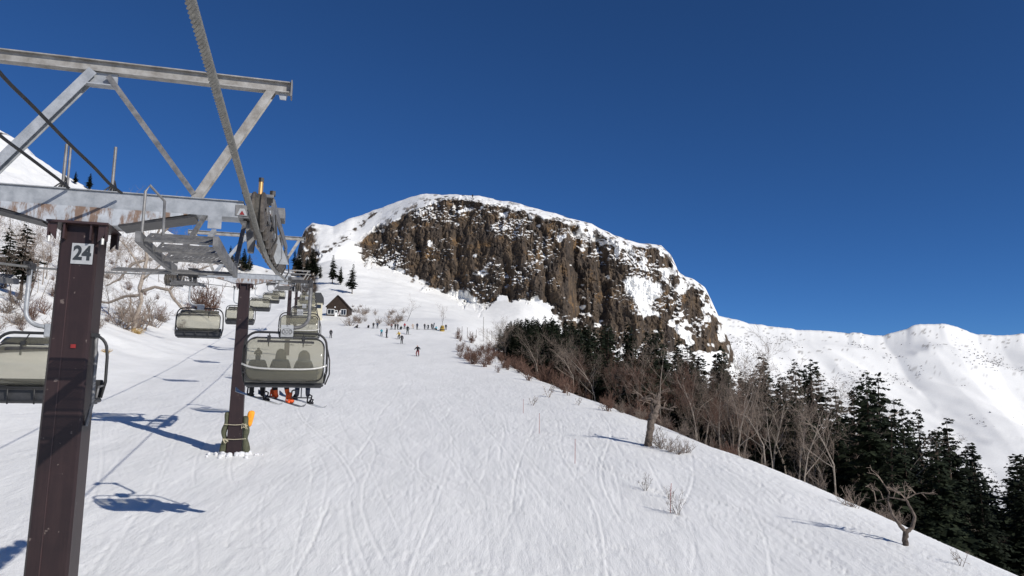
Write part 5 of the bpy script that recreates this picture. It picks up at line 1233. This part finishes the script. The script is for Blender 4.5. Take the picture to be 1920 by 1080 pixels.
# ---- firs and bushes on the left hillside and below the cliff
L_FIR = [(623, 532, 56, 'tall fir on the snow left of the cliff, first of three'), (639, 534, 36, 'shorter fir between two taller ones left of the cliff'), (660, 551, 58, 'fir standing alone above the brown hut'),
         (38, 562, 150, 'sparse fir at the far left behind the lift rope'), (140, 345, 26, 'small fir on the left ridge line'), (168, 356, 34, 'fir on the left ridge line beside a smaller one'), (10, 540, 120, 'fir at the left picture edge')]
for px_, py_, hp, lb in L_FIR:
    p = hit(px_, py_)
    if p: plant('fir_tree', CON[3 if hp > 100 else 1 if hp > 50 else 4], p - Vector((0, 0, .2)), hp / F_PX * p.y, 12., lb, 'tree', tilt=0, wide=1.0 if hp < 100 else 1.25)
for i, (px_, py_, hp) in enumerate([(562, 512, 44), (575, 515, 38), (585, 512, 48), (552, 508, 40), (540, 506, 52), (528, 505, 36), (430, 505, 46), (444, 506, 52), (456, 508, 44), (418, 502, 36), (592, 518, 30), (600, 522, 26), (466, 508, 34), (515, 506, 40)]):
    p = hit(px_, py_)
    if p: plant('fir_tree', CON[i % 6], p - Vector((0, 0, .2)), hp / F_PX * p.y, 12., 'fir in the dark row behind the lift wheels', 'tree', 'firs behind the lift line')
for i in range(150):
    px_ = rng.uniform(-40, 560); py_ = rng.uniform(415, 560) + (40 * rng.random() if px_ < 300 else 0); p = hit(px_, py_)
    if p is None or p.y < 50: continue
    q = BIR if i % 3 else BAR; hh = rng.uniform(4, 8); zn = 'at the far left, beyond the tower 24 post' if px_ < 110 else 'on the bank between tower 24 and the catwalk' if px_ < 300 else 'on the hillside above the empty chairs' if px_ < 430 else 'on the hillside behind the second tower'
    plant('bare_tree', q[i % 3], p - Vector((0, 0, .15)), hh, 8., ('tall ' if hh > 6.6 else 'small ' if hh < 5.2 else '') + ('pale birch ' if i % 3 else 'grey leafless tree ') + zn, 'tree', 'leafless trees on the left hillside', tilt=.05)
for i in range(70):
    px_ = rng.uniform(-30, 560); py_ = rng.uniform(470, 640) - .05 * px_; p = hit(px_, py_)
    if p is None or p.y < 40: continue
    if p.x > LA + LB * p.y - 12.5: continue
    bush((SHG if i % 2 else SHR)[i % 2], p - Vector((0, 0, .05)), rng.uniform(1.0, 2.6), 'leafless shrub on the bank left of the lift', 'shrubs on the left bank')
for px_, py_, hp in ((236, 618, 62), (262, 616, 70), (285, 612, 56), (222, 610, 50), (300, 602, 34), (376, 585, 60), (395, 588, 56)):
    p = hit(px_, py_); bush(SHG[0] if px_ < 300 else SHR[1], p - Vector((0, 0, .05)), hp / F_PX * p.y, 'dense grey shrub at the foot of the gnarled birch' if px_ < 320 else 'reddish shrub behind the empty chair', 'shrubs round the gnarled birch' if px_ < 320 else 'reddish shrubs behind the empty chair')
for i, (px_, py_, hp) in enumerate(((258, 626, 12), (200, 662, 9))):
    p = hit(px_, py_); o = link('dry_grass', shrub_mesh(300 + i, 1.0, 60, 'straw', .8)); o.location = p - Vector((0, 0, .05)); s_ = hp / F_PX * p.y * 1.2; o.scale = (s_ * 1.4, s_ * 1.4, s_); tag(o, 'tuft of yellow dry grass ' + ('under the gnarled birch' if i == 0 else 'beside the tower 24 post'), 'grass tuft')
for i in range(26):
    px_ = rng.uniform(655, 760); py_ = rng.uniform(575, 612); p = hit(px_, py_)
    if p: bush(SHG[i % 2], p - Vector((0, 0, .05)), rng.uniform(1.0, 2.8), 'small bare shrub on the slope right of the hut', 'small shrubs right of the hut')
for i in range(30):
    px_ = rng.uniform(855, 935); py_ = rng.uniform(625, 672) + (px_ - 855) * .35; g = ground_at(px_, py_, 60, 330)
    if g: bush(SHR[i % 3], Vector((g.x, g.y, surf_z(g))), rng.uniform(1.0, 2.4), 'reddish shrub beside the fence posts above the piste edge', 'shrubs by the fence posts')

for px_, py_, hp in ((1240, 842, 44), (1256, 848, 30), (1272, 852, 30), (1286, 850, 28)):
    g = ground_at(px_, py_); bush(SHG[px_ % 2], Vector((g.x, g.y, surf_z(g) - .05)), hp / F_PX * g.y, 'grey leafless shrub just right of the broken tree trunk', 'shrubs beside the broken tree')
# ---- posts and marker poles
for i, (px_, py_, hp) in enumerate(((866, 632, 20), (876, 636, 22), (886, 640, 18), (893, 634, 16), (906, 640, 46), (913, 642, 26), (922, 646, 24), (858, 628, 15))):
    g = ground_at(px_, py_, 60, 330); h = hp / F_PX * g.y; b = MB(); b.tube([(0, 0, -.2), (0, 0, h * .6), (.01, 0, h)], [.05, .045, .04], 7)
    o = b.build('fence_post', MAT['postgrey'], None, Vector((g.x, g.y, surf_z(g)))); tag(o, 'tallest thin grey post above the piste edge' if hp == 46 else 'thin grey post in the row above the piste edge', 'post', 'grey posts above the piste edge' if hp != 46 else None)
for i, (px_, py_, hp, lb) in enumerate(((1011, 812, 36, 'upper thin red marker pole in the snow'), (1078, 869, 44, 'middle thin red marker pole in the snow'), (1257, 962, 52, 'lower thin red marker pole among twigs'), (981, 775, 26, 'thin red marker pole highest on the piste'))):
    g = ground_at(px_, py_); h = hp / F_PX * g.y; b = MB(); b.tube([(0, 0, -.2), (.01, 0, h * .5), (.05 if i == 2 else .01, 0, h)], [.014, .013, .011], 6)
    tag(b.build('marker_pole', MAT['stake'], None, Vector((g.x, g.y, surf_z(g)))), lb, 'pole')

# ---- scattered scrub on the far range, too many to count
V, Fc = [], []; fp = far_P; nr, nc = fp.shape[:2]; kf = 0
while kf < 8500:
    i = int(rng.integers(8, nr - 12)); j = int(rng.integers(0, nc - 1)); p = fp[i, j] + (fp[i, j + 1] - fp[i, j]) * rng.random()
    d_ = float(fbm(np.array([p[0] / 42.]), np.array([p[1] / 60.]), 3, 9)[0]) * .75 + .45; f = i / nr
    if rng.random() > (d_ - .56 + .16 * max(0, .62 - f)) * 6. * (1.15 - .55 * f): continue
    kf += 1; h = rng.uniform(.6, 1.9); r_ = h * rng.uniform(.25, .6)
    for q in range(3):
        a = rng.uniform(0, 3.14); n0 = len(V); c_, s_ = math.cos(a) * r_, math.sin(a) * r_; o_ = rng.normal(0, .8, 2)
        V += [(p[0] - c_ + o_[0], p[1] - s_ + o_[1], p[2] - .3), (p[0] + c_ + o_[0], p[1] + s_ + o_[1], p[2] - .3), (p[0] + o_[0], p[1] + o_[1], p[2] + h * rng.uniform(.6, 1.1))]; Fc.append((n0, n0 + 1, n0 + 2))
MAT['scrub'] = mat('far_scrub', (.06, .055, .06), .9, 0, .05, None, .1, (.13, .115, .11))
tag(link('distant_scrub', me_from('distant_scrub', V, Fc, [MAT['scrub']])), 'dark scrub scattered over the far snowy range', 'scrub', kind='stuff')
# a lone figure on the summit skyline
p = hit(886, 372)
if p: person(p + Vector((0, 0, -.1)), 0, 'stand', BLK, BLK, 'tiny figure standing on the snow cap above the cliff', scale=1.5)
